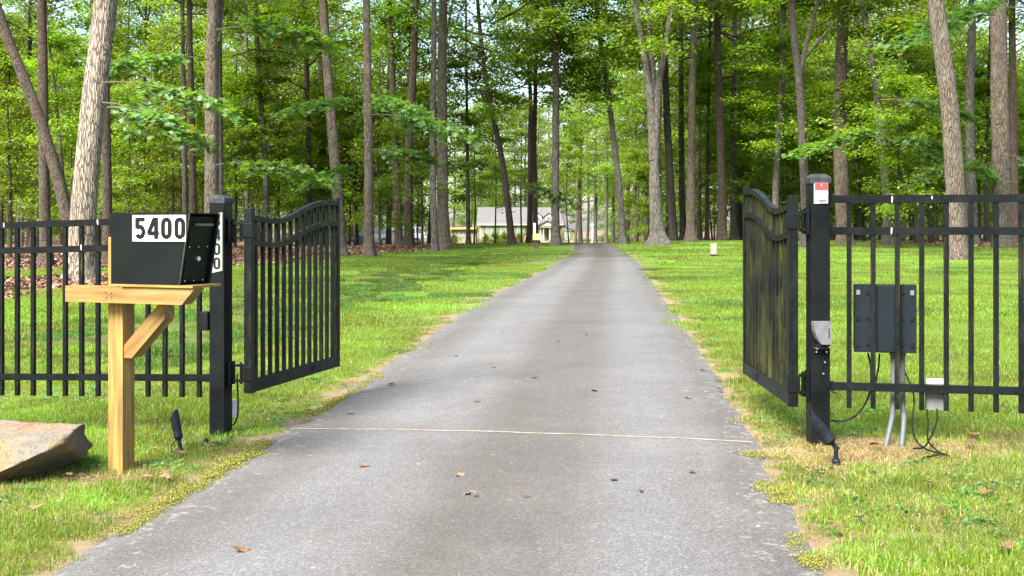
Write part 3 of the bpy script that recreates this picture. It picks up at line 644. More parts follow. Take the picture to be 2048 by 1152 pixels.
ur = [(1275, 92), (1300, 100), (1425, 80), (1480, 76), (1510, 68), (1530, 84), (1580, 72), (1640, 66), (1660, 80), (1720, 66), (1740, 74), (1800, 54), (1830, 66), (1860, 62), (1895, 70), (1960, 66), (2015, 74), (2045, 70)]
for i, (px, y) in enumerate(ur):
    under_tree(px2x(px, y), y, i + 1, random.uniform(0.85, 1.2), random.uniform(1.3, 2.8), 'slim leafy understorey tree in the brighter wood right of the driveway', 'understorey trees right of the driveway')

for i, (px, y, z_, s_, lab) in enumerate(((948, 84, 3.6, 0.95, 'slim tree with leaves hanging over the left gable of the house'), (990, 90, 3.9, 1.0, 'slim tree with leaves hanging over the middle of the house roof'), (1044, 94, 3.9, 1.05, 'slim tree with leaves hanging over the house roof left of the porch'), (1138, 98, 4.2, 1.0, 'slim tree with leaves hanging over the right end of the house'))):
    under_tree(px2x(px, y), y, i, s_, z_, lab, 'slim trees before the house')
# deeper trees of the wood
BTR = [trunk_mesh('trunk', [(0, 0, 0), (0.1, 0, 6), (0.05, 0.1, 13), (0.3, 0, 22)], [0.19, 0.17, 0.13, 0.05], 'bark_grey', 1.5, 77, 10)] + [trunk_mesh('trunk', [(0, 0, 0), (0.15, 0, 5), (0.0, 0.1, 12), (0.3, 0, 22)], [0.24, 0.21, 0.16, 0.05], m, 1.6, i, 10) for i, m in enumerate(('bark_brown', 'bark_grey', 'bark_dark'))] + \
      [trunk_mesh('trunk', [(0, 0, 0), (-0.4, 0, 5), (-0.5, 0.1, 12), (-0.2, 0, 22)], [0.20, 0.18, 0.14, 0.05], m, 1.5, 9 + i, 10) for i, m in enumerate(('bark_tan', 'bark_dark'))]
rb = random.Random(21); placed = []
def far_tree(px, y, k, label, group, z0, s=1.0):
    x = px2x(px, y)
    t = thing('tree', label, 'tree', (x, y, gzf(x, y) - 0.05), rb.uniform(0, 6.28), group); t.scale = (s, s, s)
    obj('trunk', BTR[k % 6], t); obj('crown', TALL[k % 3], t, (0, 0, z0), (0, 0, rb.uniform(0, 6.28)), (1, 1, (24 - z0) / 19))
for lo, hi, ya, yb, n, lab, grp in ((-120, 870, 76, 150, 54, 'tall trunk deep in the dark wood behind the left fence and gate', 'deep trees of the left wood'),
                                    (1290, 2170, 78, 150, 50, 'tall trunk deep in the bright wood behind the right fence and gate', 'deep trees of the right wood')):
    k = 0
    while k < n:
        px, y = rb.uniform(lo, hi), rb.uniform(ya, yb)
        x = px2x(px, y)
        if any((x - a) ** 2 + (y - b) ** 2 < 9 for a, b in placed): continue
        if 660 < px < 860 and 95 < y < 125: continue
        if 862 < px < 1170 and y < 180: continue
        placed.append((x, y)); far_tree(px, y, k, lab, grp, rb.uniform(4.5, 8.5), rb.uniform(0.85, 1.12)); k += 1
for px, y in ((1161, 118), (1190, 132), (1212, 112), (1150, 150), (1226, 140), (1255, 120), (1270, 105), (1175, 165)):
    far_tree(px, y, int(px), 'slim tree beyond the driveway crest near the white lamp post', 'trees beyond the driveway crest', 7.0, 0.9)
for px, y in ((1000, 190), (1050, 196), (960, 196), (1100, 192), (905, 205), (940, 215), (985, 210), (1030, 218), (1075, 212), (1120, 205), (1160, 214), (1210, 208)):
    far_tree(px, y, int(px), 'tall leafy tree rising behind the house roof', 'trees behind the house', 4.0, 1.0)

# ------------------------------------------------------------------ scatter: points with picked instances (grass, litter, moss, far wood)
def scatter(name, pts, which, rot, scl, protos, label, mats=()):
    col = bpy.data.collections.new(name + '_pieces')
    for i, me in enumerate(protos):
        o = bpy.data.objects.new('%s_piece_%02d' % (name, i), me); col.objects.link(o)
    me = bpy.data.meshes.new(name); me.from_pydata(np.asarray(pts).tolist(), [], [])
    for nm, ty, arr in (('which', 'INT', np.asarray(which, np.int32)), ('rot', 'FLOAT', np.asarray(rot, np.float32)), ('scl', 'FLOAT', np.asarray(scl, np.float32))):
        a = me.attributes.new(nm, ty, 'POINT'); a.data.foreach_set('value', arr)
    o = obj(name, me); tag(o, label, kind='stuff')
    ng = bpy.data.node_groups.new(name, 'GeometryNodeTree')
    ng.interface.new_socket('Geometry', in_out='INPUT', socket_type='NodeSocketGeometry'); ng.interface.new_socket('Geometry', in_out='OUTPUT', socket_type='NodeSocketGeometry')
    N = ng.nodes; Lk = ng.links
    gi, go = N.new('NodeGroupInput'), N.new('NodeGroupOutput'); ip = N.new('GeometryNodeInstanceOnPoints')
    ci = N.new('GeometryNodeCollectionInfo'); ci.inputs['Collection'].default_value = col; ci.inputs['Separate Children'].default_value = True; ci.inputs['Reset Children'].default_value = True
    def na(nm, dt):
        q = N.new('GeometryNodeInputNamedAttribute'); q.data_type = dt; q.inputs['Name'].default_value = nm; return q.outputs['Attribute']
    cx = N.new('ShaderNodeCombineXYZ'); Lk.new(na('rot', 'FLOAT'), cx.inputs['Z'])
    Lk.new(gi.outputs[0], ip.inputs['Points']); Lk.new(ci.outputs[0], ip.inputs['Instance']); ip.inputs['Pick Instance'].default_value = True
    Lk.new(na('which', 'INT'), ip.inputs['Instance Index']); Lk.new(cx.outputs[0], ip.inputs['Rotation']); Lk.new(na('scl', 'FLOAT'), ip.inputs['Scale'])
    Lk.new(ip.outputs[0], go.inputs[0])
    md = o.modifiers.new('scatter', 'NODES'); md.node_group = ng
    return o

def grass_patch(seed, size, n, h, w, green, dry, dryness, lean=0.5, clump=0.0, clover=0):
    r = np.random.default_rng(seed)
    P = r.uniform(-size / 2 * 1.15, size / 2 * 1.15, (n, 2))
    if clump:
        c = r.uniform(-size / 2, size / 2, (max(3, n // 14), 2)); P = np.where((r.random(n) < clump)[:, None], c[r.integers(0, len(c), n)] + r.normal(0, 0.018, (n, 2)), P)
    az = r.uniform(0, 2 * np.pi, n); H = h * r.uniform(0.45, 1.25, n); ln = np.abs(r.normal(0, lean, n)) * H; W = w * r.uniform(0.6, 1.3, n)
    isdry = r.random(n) < dryness
    ln = np.where(isdry, ln * 2.2, ln); H = np.where(isdry, H * 0.55, H)
    dx, dy = np.cos(az), np.sin(az); px_, py_ = -dy, dx
    tw = r.normal(0, 0.8, n); qx, qy = np.cos(az + np.pi / 2 + tw), np.sin(az + np.pi / 2 + tw)
    def pt(t, sgn, wf):
        return np.stack([P[:, 0] + dx * ln * t * t + qx * W * wf * sgn, P[:, 1] + dy * ln * t * t + qy * W * wf * sgn, H * (t - 0.18 * t * t * np.minimum(1.5, ln / H)) - 0.012 * (t == 0)], -1)
    V = np.stack([pt(0, -1, 1), pt(0, 1, 1), pt(0.55, 1, 0.8), pt(0.55, -1, 0.8), pt(1, 0, 0)], 1).reshape(-1, 3)
    b = np.arange(n) * 5
    faces = np.stack([b, b + 1, b + 2, b + 3], -1).tolist() + np.stack([b + 3, b + 2, b + 4], -1).tolist()
    t = r.random((n, 1)); g = np.array(green[0]) * (1 - t) + np.array(green[1]) * t
    d = np.array(dry[0]) * (1 - t) + np.array(dry[1]) * t
    c = np.repeat(np.where(isdry[:, None], d, g), 5, 0)
    if clover:
        cc = r.uniform(-size / 2, size / 2, (3, 2)); q = cc[r.integers(0, 3, clover)] + r.normal(0, 0.045, (clover, 2))
        CV, CF, ck = place_leaves(np.concatenate([q, r.uniform(0.012, 0.034, (clover, 1))], 1), 0.018, 0.45, LEAF6 * np.array([1.5, 1, 1]), LEAF6F, None, r)
        faces += (CF + len(V)).tolist(); V = np.concatenate([V, CV]); tt = r.random((clover, 1))
        c = np.concatenate([c, np.repeat(np.array([0.045, 0.115, 0.025]) * (1 - tt) + np.array([0.10, 0.20, 0.05]) * tt, ck, 0)])
    return new_mesh('grass_patch', V, faces, ('grass',), False, None, c)
GREEN = ((0.060, 0.115, 0.005), (0.165, 0.220, 0.012)); FRESH = ((0.080, 0.155, 0.010), (0.18, 0.26, 0.024)); DRY = ((0.24, 0.17, 0.07), (0.42, 0.33, 0.155))
# 0-2 near green, 3-5 near mixed, 6-7 near straw, 8-10 middle, 11-12 middle dry, 13-14 far
GP = [grass_patch(101 + i, 0.4, 1100, 0.048, 0.0020, FRESH if i == 1 else GREEN, DRY, 0.20 + 0.06 * i, 0.55, 0.3) for i in range(3)]
GP += [grass_patch(111 + i, 0.4, 800, 0.043, 0.0019, GREEN, DRY, 0.42, 0.6, 0.45, 110 if i else 0) for i in range(3)]
GP += [grass_patch(121 + i, 0.4, 900, 0.036, 0.0016, GREEN, ((0.12, 0.065, 0.028), (0.44, 0.35, 0.18)), 0.88, 1.3, 0.25) for i in range(2)]
GP += [grass_patch(131 + i, 1.0, 2100, 0.045, 0.0038, FRESH if i == 1 else GREEN, DRY, 0.07, 0.55) for i in range(3)]
GP += [grass_patch(141 + i, 1.0, 1300, 0.052, 0.004, GREEN, DRY, 0.5, 0.6) for i in range(2)]
GP += [grass_patch(151 + i, 2.0, 2600, 0.055, 0.010, FRESH if i == 1 else GREEN, DRY, 0.05, 0.5) for i in range(2)]

SHADE_TONE = ((0.030, 0.080, 0.005), (0.085, 0.150, 0.010))  # darker green: ditch slope's shade put into blade colour, plus random tone
GP += [grass_patch(161, 1.0, 2200, 0.055, 0.0040, SHADE_TONE, DRY, 0.03, 0.55), grass_patch(162, 2.0, 2600, 0.06, 0.010, ((0.045, 0.098, 0.005), (0.125, 0.190, 0.011)), DRY, 0.03, 0.5)]
def lawn_points():
    pts, wh, ro, sc_ = [], [], [], []
    def band(y0, y1, st, near):
        for y in np.arange(y0, y1, st):
            hw = 0.47 * y + 1.2
            xs = np.arange(-hw, hw, st)
            X = xs + rng.uniform(-0.2, 0.2, len(xs)) * st; Y = y + rng.uniform(-0.2, 0.2, len(xs)) * st
            e = np.abs(X - road_x(Y)) - road_w(Y); lit = litter_amt(X, Y); st_ = straw_amt(X, Y)
            for x, yy, ee, li, s in zip(X, Y, e, lit, st_):
                margin = {0: 0.21, 1: 0.45, 2: 0.9}[near]
                if ee < margin: continue
                if rng.random() < li * 1.1: continue
                q = rng.random()
                if near == 0:
                    k = rng.integers(6, 8) if s > 0.45 + 0.35 * q else (rng.integers(3, 6) if s > 0.06 + 0.3 * q else rng.integers(0, 3))
                elif near == 1: k = rng.integers(11, 13) if s > 0.12 + 0.4 * q else rng.integers(8, 11)
                else: k = rng.integers(13, 15)
                uu = x - float(road_x(yy)); shade_tone_amt = math.exp(-((uu + 5.2) / 1.7) ** 2) * 0.9 + 0.55 * max(0.0, float(fbm(np.array(x * 0.5), np.array(yy), 0.42, 0.7)))  # ditch term paints its shaded slope darker, noise term varies tone at random
                if near == 1 and k < 11 and rng.random() < shade_tone_amt: k = 15
                if near == 2 and rng.random() < shade_tone_amt: k = 16
                pts.append((x, yy, float(gz(x, yy)) - 0.012)); wh.append(int(k)); ro.append(rng.uniform(0, 6.28)); sc_.append(rng.uniform(0.85, 1.2))
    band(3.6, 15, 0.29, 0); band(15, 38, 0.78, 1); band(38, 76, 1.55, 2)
    # narrow verge right along the asphalt
    for y in np.concatenate([np.arange(3.6, 14, 0.055), np.arange(14, 46, 0.16)]):
        for sgn in (-1, 1):
            yy = y + rng.uniform(-0.08, 0.08); x = float(road_x(yy)) + sgn * (float(road_w(yy)) + (rng.uniform(0.085, 0.36)))
            if y > 15 and rng.random() < 0.3: continue
            pts.append((x, yy, gzf(x, yy) - 0.012)); wh.append(int(rng.integers(6, 8) if rng.random() < 0.55 else rng.integers(3, 6))); ro.append(rng.uniform(0, 6.28)); sc_.append(rng.uniform(0.28, 0.55))
    return pts, wh, ro, sc_
gp = lawn_points()
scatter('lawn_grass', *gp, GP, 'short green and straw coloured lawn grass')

# leaf litter under the wood
def litter_patch(seed, size, n, leaf):
    r = np.random.default_rng(seed)
    P = np.concatenate([r.uniform(-size / 2, size / 2, (n, 2)), r.uniform(0.0, 0.05, (n, 1))], 1)
    V, Fa, k = place_leaves(P, leaf, 0.5, LEAF6 * np.array([1.2, 1, 3.0]), LEAF6F, None, r)
    t = r.random((n, 1)); c = np.array([0.075, 0.035, 0.017]) * (1 - t) + np.array([0.22, 0.125, 0.075]) * t
    c[r.random(n) < 0.08] = (0.34, 0.27, 0.19)
    return new_mesh('litter_patch', V, Fa, ('dry_leaf',), False, None, np.repeat(c, k, 0))
LP = [litter_patch(161 + i, 2.0, 420, 0.13) for i in range(3)]
pts, wh, ro, sc_ = [], [], [], []
for y in np.arange(18, 100, 1.5):
    for x in np.arange(-0.47 * y - 2, 0.47 * y + 2, 1.6):
        xx, yy = x + rng.uniform(-0.6, 0.6), y + rng.uniform(-0.6, 0.6)
        if rng.random() < float(litter_amt(xx, yy)) and abs(xx - float(road_x(yy))) > 2.2:
            pts.append((xx, yy, gzf(xx, yy) - 0.02)); wh.append(int(rng.integers(0, 3))); ro.append(rng.uniform(0, 6.28)); sc_.append(rng.uniform(0.8, 1.15))
scatter('leaf_litter', pts, wh, ro, sc_, LP, 'brown fallen leaf litter covering the floor of the wood')

# yellow-green moss cushions along the asphalt edge
def moss_patch(seed):
    r = np.random.default_rng(seed); n = 260
    rad = 0.11 * np.sqrt(r.random(n)) * (0.7 + 0.5 * r.random(n)); a = r.uniform(0, 6.28, n)
    P = np.stack([rad * np.cos(a), 1.6 * rad * np.sin(a), 0.004 * (1 - (rad / 0.16) ** 2) + r.uniform(-0.004, 0.003, n)], -1)
    V, Fa, k = place_leaves(P, 0.013, 0.7, LEAF4 * np.array([1.4, 1, 2]), LEAF4F, None, r)
    t = r.random((n, 1)); c = np.array([0.075, 0.078, 0.007]) * (1 - t) + np.array([0.19, 0.185, 0.024]) * t
    return new_mesh('moss_patch', V, Fa, ('moss',), False, None, np.repeat(c, k, 0))
MP = [moss_patch(171 + i) for i in range(3)]
pts, wh, ro, sc_ = [], [], [], []
def moss(px0, row0, px1, row1, n, spread):
    for _ in range(n):
        t = rng.random(); px = px0 + (px1 - px0) * t; row = row0 + (row1 - row0) * t
        Y = (EYE - 0.0) * F / (row - HOR)
        for _k in range(4): Y = (EYE - gzf(px2x(px, Y), Y)) * F / (row - HOR)
        x = px2x(px, Y) + rng.normal(0, spread); y = Y + rng.normal(0, spread)
        pts.append((x, y, gzf(x, y) + 0.004)); wh.append(int(rng.integers(0, 3))); ro.append(rng.uniform(-0.4, 0.4)); sc_.append(rng.uniform(0.25, 0.75))
moss(345, 1000, 535, 882, 44, 0.028); moss(225, 1075, 345, 1002, 14, 0.03); moss(608, 845, 698, 788, 20, 0.025); moss(696, 790, 772, 742, 16, 0.025); moss(805, 712, 855, 688, 8, 0.04)
moss(1504, 908, 1511, 912, 4, 0.02); moss(1538, 962, 1570, 1000, 12, 0.025); moss(1595, 1060, 1632, 1130, 9, 0.03)
scatter('roadside_moss', pts, wh, ro, sc_, MP, 'bright yellow green moss along the edge of the asphalt')

# far wood that reads as one mass behind everything
pts, wh, ro, sc_ = [], [], [], []
rf = random.Random(5)
for i in range(230):
    px = rf.uniform(-500, 2550); y = rf.uniform(150, 250)
    if 840 < px < 1240 and y < 222: continue
    x = px2x(px, y); pts.append((x, y, gzf(x, y) + rf.uniform(-0.5, 1.2))); wh.append(rf.randrange(3)); ro.append(rf.uniform(0, 6.28)); sc_.append(rf.uniform(0.95, 1.25) if not 880 < px < 1100 else rf.uniform(0.75, 1.0))
scatter('far_wood', pts, wh, ro, sc_, TALL, 'green mass of the far wood closing the view')

# ------------------------------------------------------------------ gate posts, gate leaves, fence panels
BL = 'black'
def post_thing(label, loc, rot, h, w=0.111):
    t = thing('gate_post', label, 'gate post', loc, rot)
    MB().box(-w / 2, w / 2, -w / 2, w / 2, -0.10, h, 0.004).build('post_shaft', BL, t)
    m = MB(); c = w / 2 + 0.006
    m.box(-c, c, -c, c, h - 0.034, h + 0.002, 0.003)
    k = c * 0.55
    m.add([(-c, -c, h + 0.002), (c, -c, h + 0.002), (c, c, h + 0.002), (-c, c, h + 0.002), (-k, -k, h + 0.024), (k, -k, h + 0.024), (k, k, h + 0.024), (-k, k, h + 0.024)],
          [(0, 1, 5, 4), (1, 2, 6, 5), (2, 3, 7, 6), (3, 0, 4, 7), (4, 5, 6, 7)])
    m.build('post_cap', M['cap'], t)
    return t
M['cap'] = plain('chalky_post_cap', (0.028, 0.031, 0.034), 0.55, 0, 0.5, 18)
PL = (-1.96, 8.08); PR = (1.80, 7.06)
zl, zr_ = gzf(*PL), gzf(*PR)
post_l = post_thing('black metal gate post carrying a vertical number plate, beside the mailbox', (*PL, zl), R(-16), 1.545 - zl)
post_r = post_thing('black metal gate post with a red and white plate near its cap', (*PR, zr_), R(3), 1.64 - zr_)

# digits drawn as strokes, 1 high, in the x,z plane
def stroke(polys, w, closed=False):
    V, Fs = [], []
    for P in polys:
        P = [Vector((p[0], 0, p[1])) for p in P]; cl = (P[0] - P[-1]).length < 1e-6
        n = len(P); b = len(V)
        for i, p in enumerate(P):
            if cl: d = (P[(i + 1) % (n - 1)] - P[(i - 1) % (n - 1)])
            else: d = P[min(i + 1, n - 1)] - P[max(i - 1, 0)]
            d.normalize(); q = Vector((-d.z, 0, d.x))
            k = 1.0
            if 0 < i < n - 1:
                d1 = (P[i] - P[i - 1]).normalized(); k = 1 / max(0.5, abs(Vector((-d1.z, 0, d1.x)).dot(q)))
            V += [p + q * w / 2 * k, p - q * w / 2 * k]
        for i in range(n - 1): Fs.append((b + 2 * i, b + 2 * i + 1, b + 2 * i + 3, b + 2 * i + 2))
    return V, Fs
def arc(cx, cz, rx, rz, a0, a1, n=12): return [(cx + rx * math.cos(R(a0 + (a1 - a0) * i / n)), cz + rz * math.sin(R(a0 + (a1 - a0) * i / n))) for i in range(n + 1)]
def digit(ch, w):
    h = w / 2
    if ch == '0':
        rx = 0.235 - h * 0; P = arc(0.26, 0.5 + 0.5 - h - 0.2, 0.26 - h, 0.2, 0, 180) + arc(0.26, h + 0.2, 0.26 - h, 0.2, 180, 360)
        return stroke([P + [P[0]]], w)
    if ch == '4':
        return stroke([[(0.40, 0), (0.40, 1.0)], [(0.345, 0.99), (0.055, 0.30), (0.055, 0.27)], [(0.01, 0.27), (0.54, 0.27)]], w)
    if ch == '5':
        P = [(0.06, 0.40), (0.09, 0.56)]
        return stroke([[(0.49, 1 - h), (0.02, 1 - h)], [(0.02 + h, 1.0 - w * 0.5), (0.02 + h, 0.50)], [(0.02 + h * 0.6, 0.53)] + arc(0.255, 0.335 + 0.0, 0.265 - h, 0.335 - h, 118, -150, 18)], w)
def digits(text, parent, x0, z0, height, pitch, w, y, vertical=False, aspect=1.0):
    for i, ch in enumerate(text):
        V, Fs = digit(ch, w)
        ox, oz = (x0, z0 - i * pitch) if vertical else (x0 + i * pitch, z0)
        me = new_mesh('digit', [(ox + v.x * height * aspect, y - 0.0004 * (k % 3), oz + v.z * height) for k, v in enumerate(V)], Fs, ('ink',))
        obj('digit', me, parent)

# number plate on the left post's front face, clipped to a slant below like the photograph's
MBp = MB().prism([(-0.050, 1.432), (0.044, 1.452), (0.044, 1.062), (-0.050, 1.042)], -0.0035, 0)
npl = obj('number_plate', new_mesh('number_plate', [(x, y - 0.0557, z - zl) for x, y, z in MBp.v], MBp.f, ('plate_green',)), post_l)
digits('5400', npl, -0.022, 1.357 - zl, 0.078, 0.095, 0.16, -0.0602, True, 1.25)

# black keeper box on the left post, photo left of it
kb = MB().box(-0.125, -0.0565, -0.075, 0.0, 0.66 - zl, 0.785 - zl, 0.004).build('gate_keeper', BL, post_l)
MB().box(-0.120, -0.062, -0.0775, -0.0755, 0.668 - zl, 0.777 - zl).build('keeper_plate', 'black_algae', kb)

# red and white switch plate on the right post
sp_ = MB().box(-0.041, 0.041, -0.0615, -0.0560, 1.490 - zr_, 1.612 - zr_, 0.002).build('switch_plate', 'white', post_r)
MB().box(-0.0385, 0.0385, -0.0645, -0.0618, 1.566 - zr_, 1.609 - zr_, 0.001).build('red_panel', 'red', sp_)
MB().box(-0.020, 0.026, -0.084, -0.0618, 1.512 - zr_, 1.563 - zr_, 0.003).build('key_cover', 'plate_white', sp_)
MB().tube([(0.0, -0.0640, 1.597 - zr_), (0.0, -0.067, 1.597 - zr_)], 0.005, 10).build('screw', 'steel', sp_)
MB().tube([(0.002, -0.0610, 1.507 - zr_), (0.002, -0.066, 1.507 - zr_)], 0.003, 8).build('screw', 'steel', sp_)
# hooded photo eye with its bracket, screws and cable
eye = thing('photo_eye', 'grey hooded sensor screwed to the post with the red plate', 'sensor', (*PR, zr_), R(3))
hz = 0.65 - zr_
MB().prism([(-0.062, hz + 0.155), (0.038, hz + 0.155), (0.044, hz + 0.03), (0.022, hz + 0.022), (-0.018, hz + 0.024), (-0.040, hz + 0.055), (-0.056, hz + 0.10)], -0.125, -0.066).build('hood', 'plastic_grey', eye)
MB().box(0.024, 0.029, -0.1265, -0.1255, hz + 0.06, hz + 0.118).build('hood_slot', 'ink', eye)
MB().box(-0.040, 0.036, -0.105, -0.0562, hz - 0.006, hz + 0.021, 0.004).build('sensor_body', 'black_rubber', eye)
MB().box(-0.044, 0.042, -0.064, -0.0562, hz - 0.034, hz - 0.007, 0.002).build('bracket', BL, eye)
for dx, dz in ((-0.036, -0.002), (0.034, 0.006), (-0.030, -0.025), (0.030, -0.025), (0.020, -0.085), (0.012, -0.152)):
    MB().tube([(dx, -0.0555, hz + dz), (dx, -0.0690 - (0.036 if dz > -0.01 else 0), hz + dz)], 0.0052, 8).build('screw', 'steel', eye)
MB().tube(smooth_curve([(0.010, -0.085, hz), (0.013, -0.063, hz - 0.05), (0.006, -0.062, hz - 0.11), (0.000, -0.061, hz - 0.155), (0.030, -0.064, hz - 0.215), (0.07, -0.066, hz - 0.262), (0.10, -0.04, hz - 0.268)]), 0.0035, 6).build('cable', 'black_rubber', eye, True)

def leaf_curve(L, low, high):
    """height of the arched rail along the leaf: dips near the hinge stile, swells to the lock stile"""
    t = np.linspace(0, 1, 41)
    return t * L, np.interp(t, [0, 0.06, 0.20, 0.27, 0.36, 0.48, 0.60, 0.72, 0.84, 0.93, 1.0], [low + 0.028, low + 0.017, low + 0.001, low, low + 0.012, low + 0.052, low + 0.103, high - 0.022, high - 0.002, high, high - 0.006])
def gate_leaf(label, loc, rot, mirror, mat, matp, ext):
    t = thing('gate_leaf', label, 'gate', loc, rot); L = 1.575; S = 0.056
    sgn = -1 if mirror else 1
    MB().box(-S / 2, S / 2, -S / 2, S / 2, 0, 1.243, 0.003).build('hinge_stile', mat, t)
    MB().box(L - S * 0.4, L + S * 0.4, -S * 0.4, S * 0.4, 0.0, 1.352, 0.003).build('lock_stile', mat, t)
    MB().box(S / 2, L - S * 0.4, -0.020, 0.020, 0.002, 0.086, 0.002).build('bottom_rail', mat, t)
    def rail(low, high, name):
        xs, zs = leaf_curve(L - S * 0.9, low, high); zs = np.convolve(np.pad(zs, 3, 'edge'), np.ones(7) / 7, 'valid'); m = MB(); V = []
        for x, z in zip(xs, zs):
            x += S / 2; V += [(x, -0.0205, z - 0.036), (x, 0.0205, z - 0.036), (x, 0.0205, z), (x, -0.0205, z)]
        Fs = [(4 * i + j, 4 * i + (j + 1) % 4, 4 * i + 4 + (j + 1) % 4, 4 * i + 4 + j) for i in range(len(xs) - 1) for j in range(4)] + [(0, 1, 2, 3), tuple(4 * (len(xs) - 1) + j for j in (3, 2, 1, 0))]
        m.add(V, Fs); m.build(name, mat, t); return xs + S / 2, zs
    tx, tz = rail(1.172, 1.328, 'top_rail'); rail(1.005, 1.163, 'middle_rail')
    n = 13; p = 0.0125
    for i in range(n):
        x = S / 2 + (L - S * 0.9) * (i + 0.55) / (n + 0.1); zt = float(np.interp(x, tx, tz)) - 0.03
        MB().box(x - p, x + p, -p, p, 0.08, zt).build('picket', matp, t)
    for z in (0.12, 1.08):
        h = MB().box(-0.034, 0.034, -0.038, 0.038, z - 0.035, z + 0.06, 0.003).build('hinge', BL, t)
        q = MB(); lo, hi = sorted((0.039 * sgn, (ext - 0.012) * sgn)); pl0, pl1 = sorted(((ext - 0.012) * sgn, ext * sgn))
        q.box(-0.014, 0.010, lo, hi, z - 0.048, z - 0.030, 0.002); q.box(-0.014, 0.010, lo, hi, z + 0.055, z + 0.073, 0.002)
        q.box(-0.050, 0.036, pl0, pl1, z - 0.066, z + 0.090, 0.002); q.tube([(-0.002, 0.060 * sgn, z - 0.060), (-0.002, 0.060 * sgn, z + 0.084)], 0.010, 8)
        for bx in (-0.035, 0.022):
            for bz in (-0.05, 0.074): q.tube([(bx, (ext - 0.012) * sgn, z + bz), (bx, (ext - 0.017) * sgn, z + bz)], 0.005, 6)
        q.build('hinge_bracket', BL, h)
    return t
HL = (-1.765, 8.07); FL = (-1.405, 9.60)
HR = (1.655, 7.08); FR = (1.690, 8.65)
leafL = gate_leaf('arched black gate leaf swung open beside the numbered post', (*HL, 0.237), math.atan2(FL[1] - HL[1], FL[0] - HL[0]), False, 'black_algae', 'black_algae', 0.132)
leafR = gate_leaf('arched gate leaf with green algae, hung on the post with the red plate', (*HR, 0.295), math.atan2(FR[1] - HR[1], FR[0] - HR[0]), True, 'black_algae', 'black_algae_heavy', 0.088)
# latch pieces on the bottom rails
MB().box(1.03, 1.045, -0.026, -0.0205, 0.028, 0.066).box(1.075, 1.09, -0.026, -0.0205, 0.028, 0.066).box(1.045, 1.075, -0.0245, -0.0205, 0.040, 0.047).build('latch', 'ink', leafL)
MB().box(1.02, 1.035, 0.0205, 0.026, 0.028, 0.066).box(1.065, 1.08, 0.0205, 0.026, 0.028, 0.066).box(1.035, 1.065, 0.0205, 0.0245, 0.040, 0.047).build('latch', 'ink', leafR)

def fence_panel(label, loc, ang, slope, zt, zm, zb, zp, t0, step, n, length, mat, mata):
    t = thing('fence_panel', label, 'fence', (*loc, 0), ang)
    def rail(z, name):
        m = MB(); h, d = 0.0225, 0.019
        z1 = z + slope * length
        m.add([(0, -d, z - h), (length, -d, z1 - h), (length, d, z1 - h), (0, d, z - h), (0, -d, z + h), (length, -d, z1 + h), (length, d, z1 + h), (0, d, z + h)],
              [(0, 3, 2, 1), (4, 5, 6, 7), (0, 1, 5, 4), (3, 7, 6, 2), (0, 4, 7, 3), (1, 2, 6, 5)])
        o = m.build(name, mat, t)
        MB().box(-0.018, 0.030, -0.0225, 0.0225, z - 0.0265, z + 0.0265, 0.002).build('rail_bracket', BL, o)
    rail(zt, 'top_rail'); rail(zm, 'middle_rail'); rail(zb, 'bottom_rail')
    p = 0.0135
    for i in range(n):
        x = t0 + i * step; dz = slope * x
        MB().box(x - p, x + p, -p, p, zp + dz, zt + dz - 0.015).build('picket', mata if i % 3 else mat, t)
    return t
fl_ang = math.atan2(0.262, -0.965)
fpl = fence_panel('black picket fence panel running behind the mailbox', (-2.035, 8.105), fl_ang, -0.028, 1.41, 1.23, 0.335, 0.203, 0.085, 0.1307, 18, 2.45, 'black', 'black_algae')
fpr = fence_panel('black picket fence panel in front of the control box', (1.862, 7.055), math.atan2(-0.213, 0.977), 0.0, 1.516, 1.330, 0.419, 0.294, 0.1157, 0.135, 17, 2.40, 'black', 'black_algae')

# pale streaks of bird lime on the rails
for par, yy, marks in ((fpr, -0.0215, ((0.355, 1.512, 0.004, 0.018), (0.575, 1.522, 0.003, 0.009), (0.352, 1.330, 0.003, 0.020))), (fpl, 0.0215, ((0.86, 1.386, 0.004, 0.018), (1.62, 1.366, 0.003, 0.016), (0.99, 0.02 + 1.19, 0.003, 0.02)))):
    for x_, z_, w_, h_ in marks:
        MB().prism([(x_ - w_, z_ - h_ * 0.7), (x_ - w_ * 0.4, z_ - h_), (x_ + w_ * 0.7, z_ - h_ * 0.5), (x_ + w_, z_ + h_), (x_ - w_ * 0.8, z_ + h_ * 0.9)], min(yy, yy * 0.89), max(yy, yy * 0.89)).build('bird_lime', 'plate_white', par)

# ------------------------------------------------------------------ mailbox on its wooden stand
MA = math.atan2(-0.375, 0.927)              # the stand's long axis
stand = thing('mailbox_stand', 'new yellow pine post with a horizontal arm and diagonal brace', 'mailbox post', (-2.286, 6.84, 0), MA)
gzm = gzf(-2.28, 7.0)
